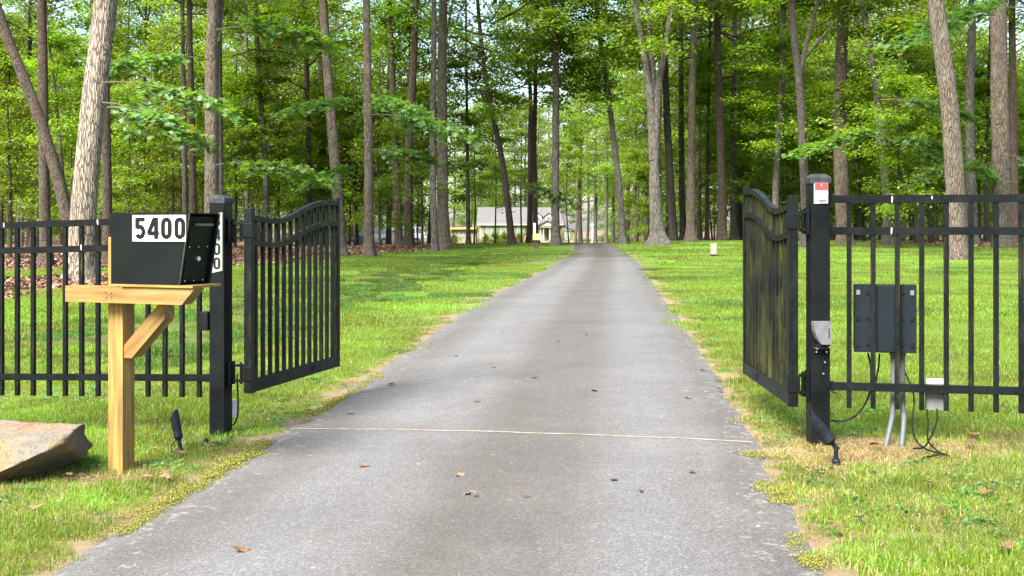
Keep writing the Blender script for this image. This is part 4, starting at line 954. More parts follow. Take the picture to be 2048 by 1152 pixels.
# local: x along the arm towards the door, y away from the camera, z up
def wood(name, build, mat, parent=stand):
    return build.build(name, mat, parent)
o = MB().box(-0.0525, 0.0525, -0.0525, 0.0525, -0.70, 0.70, 0.004).build('post', 'wood_z', stand)
o.location = (-0.056, 0.155, gzm - 0.1 + 0.70)
top_z = 1.295
k_ = (top_z - (gzm - 0.1)) / 1.40; o.scale = (1, 1, k_); o.location.z = gzm - 0.1 + 0.70 * k_
arm = MB().prism([(-0.455, -0.047), (-0.455, 0.047), (0.455, 0.047), (0.365, -0.047)], -0.045, 0.045).build('arm', 'wood_x', stand)
arm.location = (0.115, 0.055, 0.966)
for dx, dz in ((-0.16, 0.012), (-0.12, 0.008), (-0.155, -0.018), (-0.118, -0.016)):
    MB().tube([(dx, -0.0455, dz), (dx, -0.0462, dz)], 0.004, 8).build('nail', 'ink', arm)
br = MB().prism([(-0.19, -0.045), (-0.28, 0.045), (0.23, 0.045), (0.14, -0.045)], -0.044, 0.044).build('brace', 'wood_x', stand)
br.location = (0.155, 0.156, 0.762); br.rotation_euler = (0, R(-45), 0)
MB().box(0.07, 0.565, -0.003, 0.262, 1.0145, 1.0285, 0.001).build('mounting_board', 'wood_x', stand)

mb = thing('mailbox', 'black metal parcel mailbox with a white number plate on its side', 'mailbox', (-2.286, 6.84, 1.029), MA)
LX, LW, LH = 0.545, 0.262, 0.402
body = MB()
prof = [(0.0, 0.0), (0.0, LH), (LX, LH), (LX - 0.07, 0.0)]
# shell: side walls, roof, floor, back, all with thickness so that the front stays a recess
body.prism(prof, 0.0, 0.006); body.prism(prof, LW - 0.006, LW)
body.prism([(0.0, LH - 0.006), (0.0, LH + 0.001), (LX + 0.003, LH + 0.001), (LX + 0.003, LH - 0.006)], 0.0065, LW - 0.0065)
body.prism([(0.0, 0.0), (0.0, 0.006), (LX - 0.069, 0.006), (LX - 0.070, 0.0)], 0.0065, LW - 0.0065)
body.prism([(0.0005, 0.007), (0.0005, LH - 0.007), (0.006, LH - 0.007), (0.006, 0.007)], 0.0065, LW - 0.0065)
body.build('shell', 'mailbox', mb)
def fx(z): return LX - 0.070 + 0.070 * z / LH          # front plane
def front_panel(z0, z1, inset, th, y0, y1):
    return MB().prism([(fx(z0) - inset - th, z0), (fx(z1) - inset - th, z1), (fx(z1) - inset, z1), (fx(z0) - inset, z0)], y0, y1)
low = front_panel(0.012, 0.190, 0.012, 0.012, 0.010, LW - 0.010).build('lower_door', 'mailbox_door', mb)
up = front_panel(0.198, LH - 0.020, 0.012, 0.012, 0.010, LW - 0.010).build('upper_door', 'mailbox_door', mb)
front_panel(0.222, LH - 0.075, 0.009, 0.003, 0.035, LW - 0.035).build('door_panel', 'mailbox', up)
front_panel(0.035, 0.150, 0.009, 0.003, 0.035, LW - 0.035).build('door_panel', 'mailbox', low)
front_panel(0.1905, 0.1975, 0.006, 0.010, 0.008, LW - 0.008).build('door_lip', 'mailbox', mb)
zh = LH - 0.065
MB().prism([(fx(zh) - 0.012, zh - 0.006), (fx(zh) + 0.010, zh - 0.008), (fx(zh) + 0.012, zh + 0.006), (fx(zh) - 0.011, zh + 0.008)], 0.07, LW - 0.045).build('pull_handle', 'plastic_grey', up)
MB().tube([(fx(0.145) - 0.010, LW * 0.5, 0.145), (fx(0.145) + 0.008, LW * 0.5, 0.145), (fx(0.145) + 0.012, LW * 0.5, 0.145)], [0.0145, 0.0145, 0.010], 14).build('lock', 'steel', low, False)
for yy in (0.05, LW * 0.5, LW - 0.05):
    for zz in (0.022, 0.212):
        MB().tube([(fx(zz) - 0.010, yy, zz), (fx(zz) - 0.006, yy, zz)], 0.0042, 8).build('rivet', 'steel', low if zz < 0.1 else up)
# pressed lip that frames the door opening
lip = MB()
lip.prism([(fx(0) - 0.004, 0.0), (fx(LH) - 0.004, LH), (fx(LH) + 0.004, LH), (fx(0) + 0.004, 0.0)], -0.004, 0.0)
lip.prism([(fx(0) - 0.004, 0.0), (fx(LH) - 0.004, LH), (fx(LH) + 0.012, LH), (fx(0) + 0.012, 0.0)], LW, LW + 0.004)
lip.build('door_surround', M['lip'] if 'lip' in M else 'mailbox', mb)
pl = MB().box(0.155, 0.520, -0.0050, -0.0008, LH - 0.158, LH - 0.012, 0.0008).build('number_plate', 'plate_white', mb)
digits('5400', pl, 0.172, LH - 0.146, 0.122, 0.0905, 0.20, -0.0062, False, 1.18)
for xx in (0.235, 0.50):
    MB().tube([(xx, -0.0050, LH - 0.138), (xx, -0.0066, LH - 0.138)], 0.0025, 8).build('plate_screw', 'steel', pl)

# ------------------------------------------------------------------ control box, conduits, junction box and cables behind the right fence
def fpt(t, off, z):                          # a point along the right fence, off metres behind it
    return (1.862 + 0.977 * t + 0.213 * off, 7.055 - 0.213 * t + 0.977 * off, z)
fang = math.atan2(-0.213, 0.977)
cb = thing('control_box', 'dark plastic gate control box with flanged corners behind the fence pickets', 'control box', fpt(0.0, 0.0, 0.0), fang)
def tpx(px, off=0.06):                       # fence parameter of a picture column
    q = (px - CX) / F; return (q * (7.055 + 0.977 * off) - 1.862 - 0.213 * off) / (0.977 + q * 0.213)
x0, x1 = tpx(1707), tpx(1832)
zt_, zb_ = EYE - (569 - HOR) * 7.0 / F, EYE - (706 - HOR) * 7.0 / F
MB().box(x0, x1, 0.030, 0.034, zb_, zt_, 0.0).build('flange', 'plastic_dark', cb)
MB().box(x0 + 0.004, x1 - 0.004, 0.0345, 0.155, zb_ + 0.005, zt_ - 0.004, 0.012).build('case', 'plastic_dark', cb)
xm = (x0 + x1) / 2
MB().box(xm - 0.085, xm + 0.085, 0.018, 0.0295, zb_ + 0.004, zt_ - 0.004, 0.004).build('raised_back', 'plastic_dark', cb)
for sx in (-1, 1):
    for fz in (0.12, 0.5, 0.88):
        xc_ = xm + sx * (x1 - x0) * 0.43; z_ = zb_ + (zt_ - zb_) * fz
        MB().box(xc_ - 0.011, xc_ + 0.011, 0.024, 0.0296, z_ - 0.014, z_ + 0.014, 0.001).build('mounting_tab', 'ink' if fz != 0.88 else 'plastic_grey', cb)
        MB().tube([(xm + sx * (x1 - x0) * 0.28, 0.0296, z_), (xm + sx * (x1 - x0) * 0.28, 0.022, z_)], 0.008, 8).build('boss', 'black_rubber', cb)
MB().box(x0 - 0.035, x0 - 0.018, 0.05, 0.065, zt_ - 0.09, zt_ - 0.055, 0.001).build('antenna_tag', 'white', cb)
MB().tube([(x0 - 0.026, 0.058, zt_ - 0.13), (x0 - 0.028, 0.058, zt_ + 0.04)], 0.0015, 6).build('antenna', 'black_rubber', cb)
for px, bx, lab in ((1786, 1770, 'leaning'), (1805, 1803, 'upright')):
    a = fpt(tpx(px, 0.1), 0.10, zb_ + 0.012); bpt = fpt(tpx(bx, 0.1), 0.02, 0.0)
    yb = bpt[1] - 0.15; xb = px2x(bx, yb); zb3 = gzf(xb, yb)
    t = thing('conduit', 'grey flexible conduit from the control box, the %s one of two' % lab, 'conduit', (xb, yb, zb3))
    bp = Vector((xb, yb, zb3))
    cv = smooth_curve([Vector(a) - bp, Vector((a[0], a[1] - 0.005, a[2] - 0.16)) - bp, Vector((a[0] * 0.9 + xb * 0.1, a[1] * 0.85 + yb * 0.15, a[2] - 0.34)) - bp, Vector((a[0] * 0.6 + xb * 0.4, a[1] * 0.45 + yb * 0.55, zb3 + 0.13)) - bp, Vector((0, 0, -0.03))], 22)
    MB().tube(cv, [0.0145 + (0.0018 if i % 2 else 0) for i in range(len(cv))], 10).build('hose', 'conduit', t, True)
    MB().tube([Vector(a) - bp + Vector((0, 0, 0.0)), Vector(a) - bp - Vector((0, 0, 0.035))], 0.020, 12).build('fitting', 'conduit', t)
jb = thing('junction_box', 'small grey junction box behind the bottom fence rail', 'junction box', fpt(0.0, 0.0, 0.0), fang)
jx0, jx1 = tpx(1851), tpx(1888); jz0, jz1 = EYE - (820 - HOR) * 6.98 / F, EYE - (757 - HOR) * 6.98 / F
MB().box(jx0, jx1, 0.035, 0.085, jz0, jz1, 0.004).build('case', 'grey_box', jb)
MB().box(jx0 - 0.003, jx1 + 0.003, 0.030, 0.0345, jz1 - 0.03, jz1 + 0.002, 0.001).build('lid_edge', 'plastic_light', jb)
def cable(label, pix, rad=0.0042, mat='black_rubber', name='cable'):
    """pix: (column, row, depth) points"""
    P = [at(px, row, y) for px, row, y in pix]
    for p in P: p.z = max(p.z, gzf(p.x, p.y) + 0.006)
    b = P[-1]
    o = MB().tube(smooth_curve([p - b for p in P], 8), rad, 7).build(name, mat, None, True, loc=b)
    return tag(o, label, 'cable')
cable('black cable looping from the control box back to the gate post', [(1736, 706, 7.10), (1742, 740, 7.09), (1738, 790, 7.08), (1715, 828, 7.07), (1685, 842, 7.09), (1662, 841, 7.12)], 0.0060)
cable('black cable dropping behind the third picket from the control box', [(1759, 707, 7.10), (1757, 735, 7.1), (1750, 770, 7.10), (1741, 800, 7.1)], 0.0055)
cable('black cable hanging from the conduit side of the control box onto the dirt', [(1808, 740, 7.1), (1822, 772, 7.05), (1828, 800, 7.0), (1825, 850, 6.9), (1832, 880, 6.75), (1850, 897, 6.62), (1868, 903, 6.55), (1895, 912, 6.50)], 0.0050)
cable('black cable hanging from the left of the junction box', [(1854, 820, 6.95), (1856, 850, 6.85), (1855, 875, 6.75), (1862, 890, 6.65), (1880, 905, 6.55), (1900, 914, 6.48)], 0.0050)
cable('black cable hanging from the right of the junction box and curling on the dirt', [(1874, 818, 6.95), (1874, 840, 6.9), (1862, 872, 6.78), (1848, 894, 6.62), (1826, 897, 6.6)], 0.0050)
cable('black cable end coiled on the dirt below the junction box', [(1900, 917, 6.46), (1888, 908, 6.50), (1865, 912, 6.46), (1846, 916, 6.42), (1846, 928, 6.36)], 0.0050)
cable('thin black cable hanging behind the left gate post to the ground', [(474, 748, 8.2), (476, 800, 8.2), (475, 830, 8.2), (468, 848, 8.22), (462, 852, 8.25)], 0.0055)
cable('grey cable lying across the grass at the foot of the left gate post', [(468, 868, 8.0), (450, 880, 7.85), (432, 884, 7.8), (413, 887, 7.75)], 0.0045, 'conduit')
wp = at(469, 816, 8.22)
tag(MB().box(-0.022, 0.022, -0.02, 0.02, -0.065, 0.055, 0.004).build('cable_cover', 'white', None, loc=wp), 'small white cable cover just behind the left gate post', 'cable cover')
# left drive arm stub under the hinge
# ------------------------------------------------------------------ spotlights
def spotlight(label, base, d, length, stake, mat='lamp_body', q=1.0):
    t = thing('spotlight', label, 'spotlight', base)
    d = Vector(d).normalized(); k0 = Vector((0, 0, stake)); k1 = k0 + d * 0.03
    MB().tube([(0, 0, -0.04), (0, 0, 0.012), (0, 0, 0.022)], [0.020, 0.024, 0.019], 12).build('stake_collar', mat, t)
    MB().tube([(0, 0, 0.02), k0], [0.013, 0.012], 10).build('stem', mat, t)
    MB().tube([k0 - d * 0.016, k0 + d * 0.03], [0.014, 0.013], 10).build('knuckle', mat, t)
    m = MB(); h = k1 + d * 0.0
    P = [h, h + d * 0.012, h + d * 0.02]; rr = [0.014, 0.026, 0.0285]
    for i in range(3): P += [h + d * (0.028 + 0.010 * i), h + d * (0.032 + 0.010 * i)]; rr += [0.0285, 0.0260]
    P += [h + d * 0.062, h + d * length]; rr += [0.0285, 0.0295]
    m.tube(P, [x * q for x in rr], 18, False)
    # slanted hood: the rim is cut back on its lower side
    n = 18; b = len(m.v) - n; side = d.cross(Vector((0, 0, 1))).normalized(); upv = side.cross(d)
    for j in range(n):
        v = Vector(m.v[b + j]); m.v[b + j] = tuple(v + d * (0.035 * ((v - (h + d * length)).dot(upv) / 0.0295)))
    inner = [tuple(h + d * (length - 0.05) + (Vector(m.v[b + j]) - (h + d * length)) * 0.9) for j in range(n)]
    o = m.build('housing', mat, t, True)
    MB().tube([h + d * (length - 0.055), h + d * (length - 0.05)], 0.026, 16).build('lens', 'steel', o)
    return t
bl = at(360, 905, 7.52); bl.z = gzf(bl.x, bl.y)
spotlight('black spotlight tilted up on its stake between the wooden post and the gate post', bl, (-0.22, 0.12, 0.95), 0.155, 0.045)
cable('thin black wire trailing from the spotlight near the wooden post', [(352, 880, 7.5), (343, 893, 7.5), (346, 908, 7.48), (362, 905, 7.5), (380, 902, 7.55)], 0.0035)
cn = at(411, 888, 7.75); cn.z = gzf(cn.x, cn.y)
tag(MB().tube([(0, 0, 0.0), (0.006, 0, 0.03), (0.004, 0, 0.042)], [0.013, 0.015, 0.006], 10).build('wire_connector', 'black_rubber', None, True, loc=cn), 'black wire connector in the grass at the foot of the numbered post', 'connector')
brt = at(1672, 940, 6.50); brt.z = gzf(brt.x, brt.y)
spotlight('black spotlight leaning towards the driveway in front of the post with the red plate', brt, (-0.66, 0.05, 0.75), 0.175, 0.085, q=1.28)

# ------------------------------------------------------------------ boulder
def mat_rock():
    k = NT('lichened_boulder'); v = k.coord()
    a = k.noise(v, 3.2, 6, 0.6); b = k.noise(v, 11, 5, 0.65); c = k.noise(v, 38, 4)
    col = k.ramp(a, [(0.30, (0.040, 0.032, 0.027)), (0.44, (0.18, 0.098, 0.038)), (0.54, (0.19, 0.138, 0.082)), (0.66, (0.115, 0.108, 0.094))])
    col = k.mix(k.fac(b, 0.50, 0.62), col, (0.17, 0.135, 0.095)); col = k.mix(k.math('MULTIPLY', k.fac(c, 0.52, 0.66), 0.6), col, (0.06, 0.05, 0.045))
    col = k.mix(k.math('MULTIPLY', k.fac(k.noise(v, 5, 4), 0.60, 0.68), 0.8), col, (0.14, 0.13, 0.03))
    k.base(k.mix(k.math('MULTIPLY', k.fac(k.noise(v, 120, 4, 0.7), 0.45, 0.7), 0.25), col, (0.06, 0.045, 0.032))); k.rough(0.95); k.bump(k.mix(0.5, k.noise(v, 26, 8, 0.75), c), 1.0, 0.03); return k.m
M['rock'] = mat_rock()
bm = bmesh.new(); bmesh.ops.create_icosphere(bm, subdivisions=5, radius=1.0)
_rk = random.Random(17); planes = []
for _ in range(15):
    a_ = Vector((_rk.gauss(0, 1), _rk.gauss(0, 1), _rk.gauss(0, 0.8))).normalized(); planes.append((a_, _rk.uniform(0.62, 0.86)))
planes += [(Vector((0.10, -0.12, 1)).normalized(), 0.60), (Vector((0.75, -0.3, -0.6)).normalized(), 0.55), (Vector((-0.05, -0.85, 0.5)).normalized(), 0.66)]
for v in bm.verts:
    p = v.co.copy()
    for a_, d_ in planes:
        e_ = p.dot(a_) - d_
        if e_ > 0: p -= a_ * e_ * 0.93
    n1 = mnoise.fractal(v.co * 2.6 + Vector((3, 1, 7)), 1.0, 2.0, 6); n2 = mnoise.fractal(v.co * 9.0, 1.0, 2.0, 4)
    p *= 1 + 0.055 * n1 + 0.014 * n2
    v.co = Vector((p.x * 0.74, p.y * 0.46, p.z * 0.275 + 0.03 * p.x))
rme = bpy.data.meshes.new('boulder'); bm.to_mesh(rme); bm.free(); rme.materials.append(M['rock'])
rme.polygons.foreach_set('use_smooth', np.ones(len(rme.polygons), bool))
rp = at(50, 905, 6.95)
ro_ = obj('boulder', rme, None, (rp.x - 0.23, rp.y + 0.06, gzf(rp.x, rp.y) + 0.070), (0, R(-3), R(-6)))
tag(ro_, 'flat lichen spotted tan boulder on the grass beside the wooden post', 'boulder')

# ------------------------------------------------------------------ small things up the drive
bo = at(1427, 515, 46); zb5 = gzf(bo.x, 46)
t = thing('bollard_light', 'short beige bollard light standing on the lawn', 'bollard', (bo.x, 46, zb5))
MB().box(-0.105, 0.105, -0.105, 0.105, 0.08, 0.44, 0.012).build('body', 'bollard', t)
MB().box(-0.098, 0.098, -0.098, 0.098, -0.05, 0.079).build('louvre', 'ink', t)
MB().box(-0.115, 0.115, -0.115, 0.115, 0.441, 0.475, 0.012).build('cap', 'plate_white', t)
ys = 57; sp0 = at(1072, 495, ys); zs = gzf(sp0.x, ys)
M['tan_box'] = plain('tan_painted_box', (0.42, 0.33, 0.14), 0.7)
t = thing('sign_post', 'tan box and narrow white board on a short wooden post beside the driveway', 'sign post', (sp0.x, ys, zs))
MB().box(-0.13, 0.13, -0.13, 0.13, -0.1, 0.45, 0.02).build('post', 'bark_brown', t)
MB().box(-0.16, 0.16, -0.20, 0.0, 0.45, 0.76, 0.01).build('box', M['tan_box'], t)
MB().box(-0.02, 0.02, -0.206, -0.2005, 0.60, 0.67).build('emblem', 'wood_x', t)
MB().box(-0.13, -0.02, -0.14, -0.08, 0.762, 1.26, 0.005).build('white_board', 'plate_white', t)
yl = 150; lp0 = at(1185, 485, yl); zl0 = gzf(lp0.x, yl)
t = thing('lamp_post', 'slim white lamp post with a round globe beyond the driveway crest', 'lamp post', (lp0.x, yl, zl0))
MB().tube([(0, 0, -0.1), (0, 0, 0.25), (0, 0, 0.3), (0, 0, at(1185, 456, yl).z - zl0)], [0.13, 0.13, 0.10, 0.09], 12).build('pole', 'plate_white', t, True)
zc_ = at(1185, 451, yl).z - zl0
MB().tube([(0, 0, zc_ - 0.25), (0, 0, zc_ - 0.15), (0, 0, zc_), (0, 0, zc_ + 0.15), (0, 0, zc_ + 0.22)], [0.10, 0.20, 0.25, 0.18, 0.05], 14).build('globe', 'plate_white', t, True)

# ------------------------------------------------------------------ house beyond the crest
YH = 170.0; PM = YH / F
def hx(px): return (px - CX) * PM
def hz_(row): return EYE + (HOR - row) * PM
M['siding'] = plain('cream_siding', (0.25, 0.21, 0.135), 0.8, 0, 0.06, 2)
M['trim'] = plain('white_trim', (0.40, 0.385, 0.34), 0.6)
def mat_shingle():
    k = NT('grey_shingle'); v = k.coord()
    w = k.n('TexBrick'); w.inputs['Scale'].default_value = 1.0; w.inputs['Brick Width'].default_value = 0.35; w.inputs['Row Height'].default_value = 0.16
    w.inputs['Color1'].default_value = (0.085, 0.078, 0.08, 1); w.inputs['Color2'].default_value = (0.115, 0.107, 0.11, 1); w.inputs['Mortar'].default_value = (0.06, 0.055, 0.06, 1); w.inputs['Mortar Size'].default_value = 0.015
    k.l(v, w.inputs['Vector']); k.base(k.mix(0.4, w.outputs['Color'], k.ramp(k.noise(v, 1.2, 4), [(0.3, (0.075, 0.07, 0.073)), (0.7, (0.125, 0.117, 0.12))]))); k.rough(0.9); return k.m
M['shingle'] = mat_shingle()
def mat_brick():
    k = NT('tan_brick'); v = k.coord(rot=(R(90), 0, 0)); w = k.n('TexBrick'); w.inputs['Scale'].default_value = 1.0; w.inputs['Brick Width'].default_value = 0.22; w.inputs['Row Height'].default_value = 0.075; w.inputs['Mortar Size'].default_value = 0.01
    w.inputs['Color1'].default_value = (0.20, 0.10, 0.05, 1); w.inputs['Color2'].default_value = (0.26, 0.15, 0.075, 1); w.inputs['Mortar'].default_value = (0.40, 0.34, 0.26, 1); k.l(v, w.inputs['Vector']); k.base(w.outputs['Color']); k.rough(0.9); return k.m
M['brick'] = mat_brick()
M['shutter'] = plain('green_shutter', (0.12, 0.17, 0.06), 0.6); M['glass'] = plain('window_glass', (0.10, 0.14, 0.18), 0.08, 0, 0.1, 1)
zg = hz_(483)
house = thing('house', 'cream house with grey roof and columned porch beyond the driveway crest', 'house', (0, YH, 0))
xa, xb_, xc2, xd = hx(960), hx(1047), hx(1124), hx(1151)
eave = hz_(447.5); ridge = hz_(413.5); eave_r = hz_(462)
def ext(name, mat, *a, parent=house):
    return MB().box(*a).build(name, mat, parent)
w1 = ext('wall', 'siding', xa, xb_, 0, 9.0, zg - 1, eave)
ext('wall', 'brick', xb_ + 0.002, xc2, 0.15, 9.0, zg - 1, eave)
ext('wall', 'siding', xc2 + 0.002, xd, 0.3, 8.0, zg - 1, eave_r)
ext('foundation', 'brick', xa - 0.02, xb_ - 0.01, -0.06, -0.002, zg - 1, zg + 0.28)
ext('corner_board', 'trim', xa - 0.05, xa + 0.16, -0.06, -0.003, zg + 0.28, eave - 0.2)
ext('fascia', 'trim', xa - 0.35, xc2 + 0.2, -0.42, -0.30, eave - 0.22, eave + 0.02)
# main roof: front plane, back plane, gable ends
rl, rr2 = hx(962), hx(1117)
m = MB(); e0 = eave - 0.02; yr = 4.6
m.add([(xa - 0.45, -0.45, e0), (xc2 + 0.3, -0.45, e0), (rr2 + 0.2, yr, ridge), (xa - 0.45, yr, ridge), (xa - 0.45, 9.6, e0), (xc2 + 0.3, 9.6, e0)],
      [(0, 1, 2, 3), (3, 2, 5, 4), (0, 3, 4), (1, 5, 2)])
roof = m.build('roof', 'shingle', house)
MB().add([(xa - 0.451, 0, eave), (xa - 0.451, 9.0, eave), (xa - 0.451, yr, ridge - 0.12)], [(0, 1, 2)]).build('gable_end', 'siding', house)
m = MB()   # right hipped wing roof
m.add([(xc2 - 1.2, -0.35, hz_(447)), (xd + 0.3, -0.1, eave_r - 0.02), (xd + 0.3, 8.4, eave_r - 0.02), (xc2 - 1.2, 8.4, hz_(447)), (hx(1121), 3.6, hz_(427)), (hx(1128), 4.0, hz_(431))],
      [(0, 1, 5, 4), (1, 2, 5), (2, 3, 4, 5), (0, 4, 3)])
m.build('wing_roof', 'shingle', house)
def window(x, z0, z1, w, yf, shut=True, parent=house):
    f = MB().box(x - w / 2 - 0.09, x + w / 2 + 0.09, yf - 0.05, yf - 0.003, z0 - 0.09, z1 + 0.09).build('window', 'trim', parent)
    for i in range(2):
        for j in range(3):
            a0 = x - w / 2 + w * i / 2 + 0.03; b0 = z0 + (z1 - z0) * j / 3 + 0.03
            MB().box(a0, a0 + w / 2 - 0.06, yf - 0.058, yf - 0.0505, b0, b0 + (z1 - z0) / 3 - 0.06).build('pane', 'glass', f)
    if shut:
        for s in (-1, 1):
            xx = x + s * (w / 2 + 0.09 + 0.24)
            MB().box(xx - 0.22, xx + 0.22, yf - 0.045, yf - 0.003, z0 - 0.05, z1 + 0.05).build('shutter', 'shutter', f)
for px in (978, 1006): window(hx(px), hz_(466.5), hz_(453), 0.62, 0.0)
window(hx(1039), hz_(467), hz_(455.5), 0.55, 0.0)
window(hx(1134.5), hz_(478.5), hz_(466.5), 0.5, 0.3)
# porch with pediment
pz = hz_(455)
ext('porch_floor', 'brick', hx(1078), hx(1110), -2.0, 0.1, zg - 0.6, zg + 0.12)
for px in (1081, 1086.5, 1099, 1104):
    MB().tube([(hx(px), -1.7, zg + 0.12), (hx(px), -1.7, zg + 0.25), (hx(px), -1.7, zg + 0.30), (hx(px), -1.7, pz - 0.2), (hx(px), -1.7, pz - 0.1), (hx(px), -1.7, pz)], [0.15, 0.15, 0.11, 0.095, 0.15, 0.15], 12).build('column', 'trim', house, True)
ext('porch_beam', 'trim', hx(1076), hx(1112), -2.0, 0.0, pz, pz + 0.22)
MB().prism([(hx(1075), pz + 0.22), (hx(1113), pz + 0.22), (hx(1094), hz_(443.5))], -2.1, 0.6).build('pediment', 'trim', house)
MB().prism([(hx(1073.5), pz + 0.22), (hx(1094), hz_(442)), (hx(1114.5), pz + 0.22), (hx(1114.5), pz + 0.38), (hx(1094), hz_(440)), (hx(1073.5), pz + 0.38)], -2.3, 2.5).build('porch_roof', 'shingle', house)
ext('front_door', 'shutter', hx(1092.5), hx(1097), 0.08, 0.147, zg + 0.12, zg + 1.9)
for px in (1076, 1098):
    x = hx(px); d = MB().prism([(x - 0.55, hz_(446)), (x + 0.55, hz_(446)), (x + 0.55, hz_(433)), (x, hz_(427)), (x - 0.55, hz_(433))], 0.9, 4.0).build('dormer', 'trim', house)
    MB().prism([(x - 0.72, hz_(433.5)), (x, hz_(426)), (x + 0.72, hz_(433.5)), (x + 0.72, hz_(432)), (x, hz_(424.5)), (x - 0.72, hz_(432))], 0.75, 4.3).build('dormer_roof', 'shingle', d)
    MB().box(x - 0.26, x + 0.26, 0.88, 0.897, hz_(444.5), hz_(434)).build('pane', 'glass', d)
# low wing at the far left of the house
ext('side_wing', 'siding', hx(902), hx(951), 2.0, 8.0, zg - 1, hz_(459))
M['porch_tan'] = plain('tan_porch_beam', (0.45, 0.28, 0.10), 0.7)
ext('side_beam', M['porch_tan'], hx(898), hx(952), 1.4, 8.4, hz_(458.8), hz_(454.5))
for px in (913, 921, 929): window(hx(px), hz_(472), hz_(463), 0.4, 2.0, False)
ub = at(925, 486, 120)
tag(MB().box(-0.55, 0.55, -0.4, 0.4, -0.3, 0.42, 0.03).build('utility_box', M['shutter'], None, loc=(ub.x, 120, gzf(ub.x, 120))), 'low green utility box on the grass left of the house', 'utility box')

for i, (px, y, s) in enumerate(((972, 108, 0.62), (991, 104, 0.7), (1008, 108, 0.72), (1037, 112, 0.66), (908, 125, 0.7))):
    x = px2x(px, y); lab = ['dark shrub at the left of the row under the house windows', 'dark shrub second in the row under the house windows', 'dark shrub third in the row, beside the curving trunk', 'dark shrub right of the curving trunk before the porch', 'rounded shrub by the low wing at the left of the house'][i]
    t = thing('shrub', lab, 'shrub', (x, y, gzf(x, y)), i, 'shrubs before the house')
    o = obj('foliage', SHRUB[i % 2], t, (0, 0, 0.1), (0, 0, i), (s, s, s * 1.25))

# ------------------------------------------------------------------ cars parked beside the house
def car(label, loc, rot, paint):
    t = thing('parked_car', label, 'car', loc, rot); W = 0.92
    m = MB()
    sect = [(-2.3, 0.35, 0.72), (-2.25, 0.32, 0.92), (-1.2, 0.28, 1.02), (0.0, 0.26, 1.04), (1.6, 0.28, 1.02), (2.25, 0.34, 0.98), (2.3, 0.40, 0.75)]
    V = []
    for x, zb, zt in sect:
        k = 0.9 if abs(x) > 2.2 else 1.0
        V += [(x, -W * k * 0.94, zb), (x, -W * k, (zb + zt) / 2), (x, -W * k * 0.95, zt), (x, W * k * 0.95, zt), (x, W * k, (zb + zt) / 2), (x, W * k * 0.94, zb)]
    Fs = [(6 * i + j, 6 * i + (j + 1) % 6, 6 * i + 6 + (j + 1) % 6, 6 * i + 6 + j) for i in range(len(sect) - 1) for j in range(6)] + [(0, 1, 2, 3, 4, 5), tuple(6 * (len(sect) - 1) + j for j in (5, 4, 3, 2, 1, 0))]
    m.add(V, Fs).build('body', paint, t)
    c = MB(); c.add([(-1.25, -0.84, 1.02), (2.2, -0.84, 1.0), (2.2, 0.84, 1.0), (-1.25, 0.84, 1.02), (-0.45, -0.68, 1.62), (1.85, -0.68, 1.62), (1.85, 0.68, 1.62), (-0.45, 0.68, 1.62)], [(0, 1, 5, 4), (1, 2, 6, 5), (2, 3, 7, 6), (3, 0, 4, 7), (4, 5, 6, 7)])
    cab = c.build('cabin', paint, t)
    for s in (-1, 1):
        for xa_, xb2, xt0, xt1 in ((-1.0, 0.25, -0.40, 0.25), (0.35, 1.30, 0.35, 1.25), (1.38, 2.05, 1.33, 1.75)):
            y0, y1 = s * 0.832, s * 0.70
            MB().add([(xa_, y0 + s * 0.004, 1.08), (xb2, y0 + s * 0.004, 1.08), (xt1, y1 + s * 0.004, 1.56), (xt0, y1 + s * 0.004, 1.56)], [(0, 1, 2, 3)]).build('side_window', 'glass', cab)
        for x in (-1.42, 1.42):
            w = MB().tube([(x, s * 0.72, 0.34), (x, s * 0.94, 0.34)], 0.34, 18).build('wheel', 'black_rubber', t)
            MB().tube([(x, s * 0.941, 0.34), (x, s * 0.955, 0.34)], 0.22, 14).build('rim', 'steel', w)
        MB().box(-2.26, -2.20, s * 0.72 - 0.14, s * 0.72 + 0.14, 0.68, 0.80, 0.02).build('headlight', 'glass', t)
        MB().box(-0.85, -0.65, s * 0.98 - 0.09, s * 0.98 + 0.09, 1.04, 1.18, 0.03).build('wing_mirror', paint, t)
    MB().add([(-1.20, -0.72, 1.055), (-1.20, 0.72, 1.055), (-0.49, 0.60, 1.60), (-0.49, -0.60, 1.60)], [(0, 1, 2, 3)]).build('windscreen', 'glass', cab)
    return t
M['car_white'] = plain('white_car_paint', (0.70, 0.71, 0.72), 0.25, 0, 0.02, 1); M['car_grey'] = plain('grey_car_paint', (0.10, 0.12, 0.13), 0.25, 0.3, 0.05, 1)
yc = 106; xw = px2x(800, yc); car('white car parked among the trunks left of the house', (xw, yc, max(gzf(xw, yc), EYE - (491 - HOR) * yc / F)), R(8), M['car_white'])
xg = px2x(735, yc + 4); car('dark grey car parked furthest left among the trunks', (xg, yc + 4, EYE - (493 - HOR) * yc / F - 0.15), R(5), M['car_grey'])

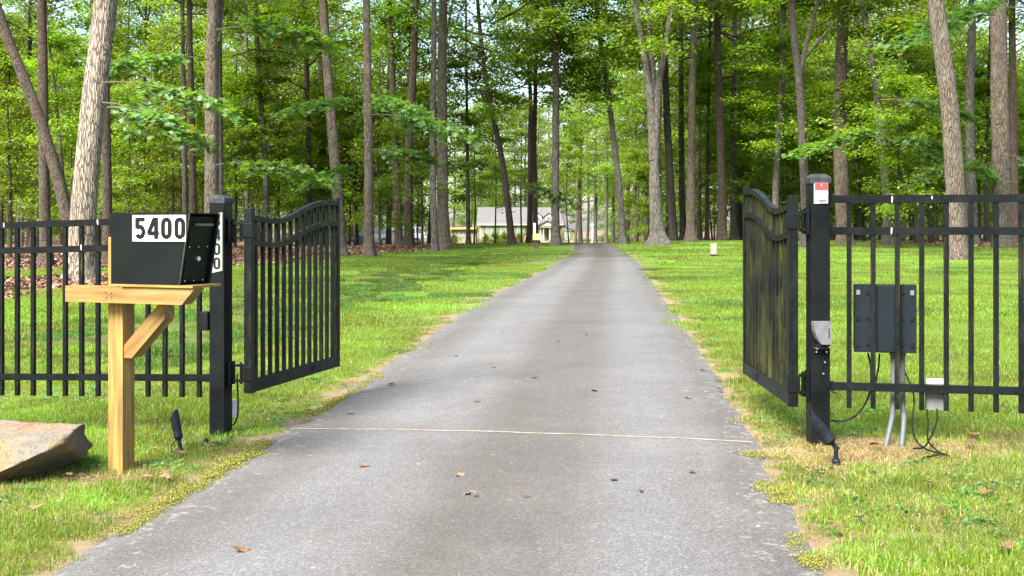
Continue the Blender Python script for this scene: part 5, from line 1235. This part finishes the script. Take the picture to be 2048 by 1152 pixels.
# ------------------------------------------------------------------ fallen leaves lying singly on the asphalt and the lawn
FLM = []
for i, (c, sd) in enumerate((((0.075, 0.028, 0.012), 1), ((0.11, 0.055, 0.024), 2), ((0.04, 0.017, 0.010), 3), ((0.15, 0.095, 0.045), 4))):
    r = np.random.default_rng(200 + i); Lf = MAPLE.copy() if i % 2 else LEAF6.copy()
    Lf[:, 2] = 0.35 * np.abs(Lf[:, 0]) + 0.20 * (Lf[:, 1] - 0.5) ** 2 + r.normal(0, 0.03, len(Lf)) + 0.03
    Lf[:, 1] -= 0.5
    FLM.append(new_mesh('fallen_leaf', Lf * 0.085, MAPLEF if i % 2 else LEAF6F, ('dry_leaf',), False, None, np.tile(np.array(c), (len(Lf), 1))))
def ground_hit(px, row):
    Y = EYE * F / (row - HOR)
    for _ in range(6): Y = (EYE - gzf(px2x(px, Y), Y)) * F / (row - HOR)
    return px2x(px, Y), Y
rl_ = random.Random(3)
def fleaf(px, row, k, s, label, group, lift):
    x, y = ground_hit(px, row)
    o = obj('fallen_leaf', FLM[k], None, (x, y, gzf(x, y) + lift), (rl_.uniform(-0.2, 0.2), rl_.uniform(-0.2, 0.2), rl_.uniform(0, 6.28)), (s, s, s))
    tag(o, label, 'fallen leaf', group)
on_road = [(1068, 760, 0, .8), (1188, 786, 2, .9), (782, 773, 1, .9), (826, 695, 0, .9), (863, 690, 1, .6), (911, 715, 3, .6), (990, 738, 3, .7), (1116, 686, 2, .6), (1172, 672, 0, .5), (1156, 697, 2, .5), (1173, 675, 2, .5), (1318, 668, 3, .6), (1370, 674, 0, .6), (1405, 742, 0, .9),
           (953, 808, 1, .7), (953, 1000, 2, .5), (1053, 1000, 0, .6), (1282, 989, 2, .5), (1229, 966, 2, .6), (1384, 950, 0, .6), (935, 995, 3, .6), (727, 938, 1, .7), (480, 1108, 1, .9), (918, 957, 3, .7), (1440, 782, 0, .7), (1375, 800, 3, .6), (1352, 610, 0, .6), (1050, 648, 1, .6), (1004, 668, 2, .5), (1230, 600, 1, .5), (1120, 575, 3, .6), (1190, 560, 2, .5), (1260, 575, 0, .5), (1093, 596, 1, .5), (700, 830, 1, .7), (617, 826, 0, .9)]
for a in on_road: fleaf(*a, 'small dry brown leaf lying singly on the asphalt driveway', 'dry leaves on the driveway', 0.014)
rl_.seed(9); cnt = 0
while cnt < 70:
    left = rl_.random() < 0.35; px = rl_.uniform(10, 640) if left else rl_.uniform(1430, 2040); row = rl_.uniform(600, 1120)
    x, y = ground_hit(px, row)
    if abs(x - float(road_x(y))) < float(road_w(y)) + 0.12: continue
    fleaf(px, row, rl_.randrange(4), rl_.uniform(0.5, 0.95), 'small dry brown leaf lying singly in the lawn grass', 'dry leaves on the lawn', 0.03); cnt += 1
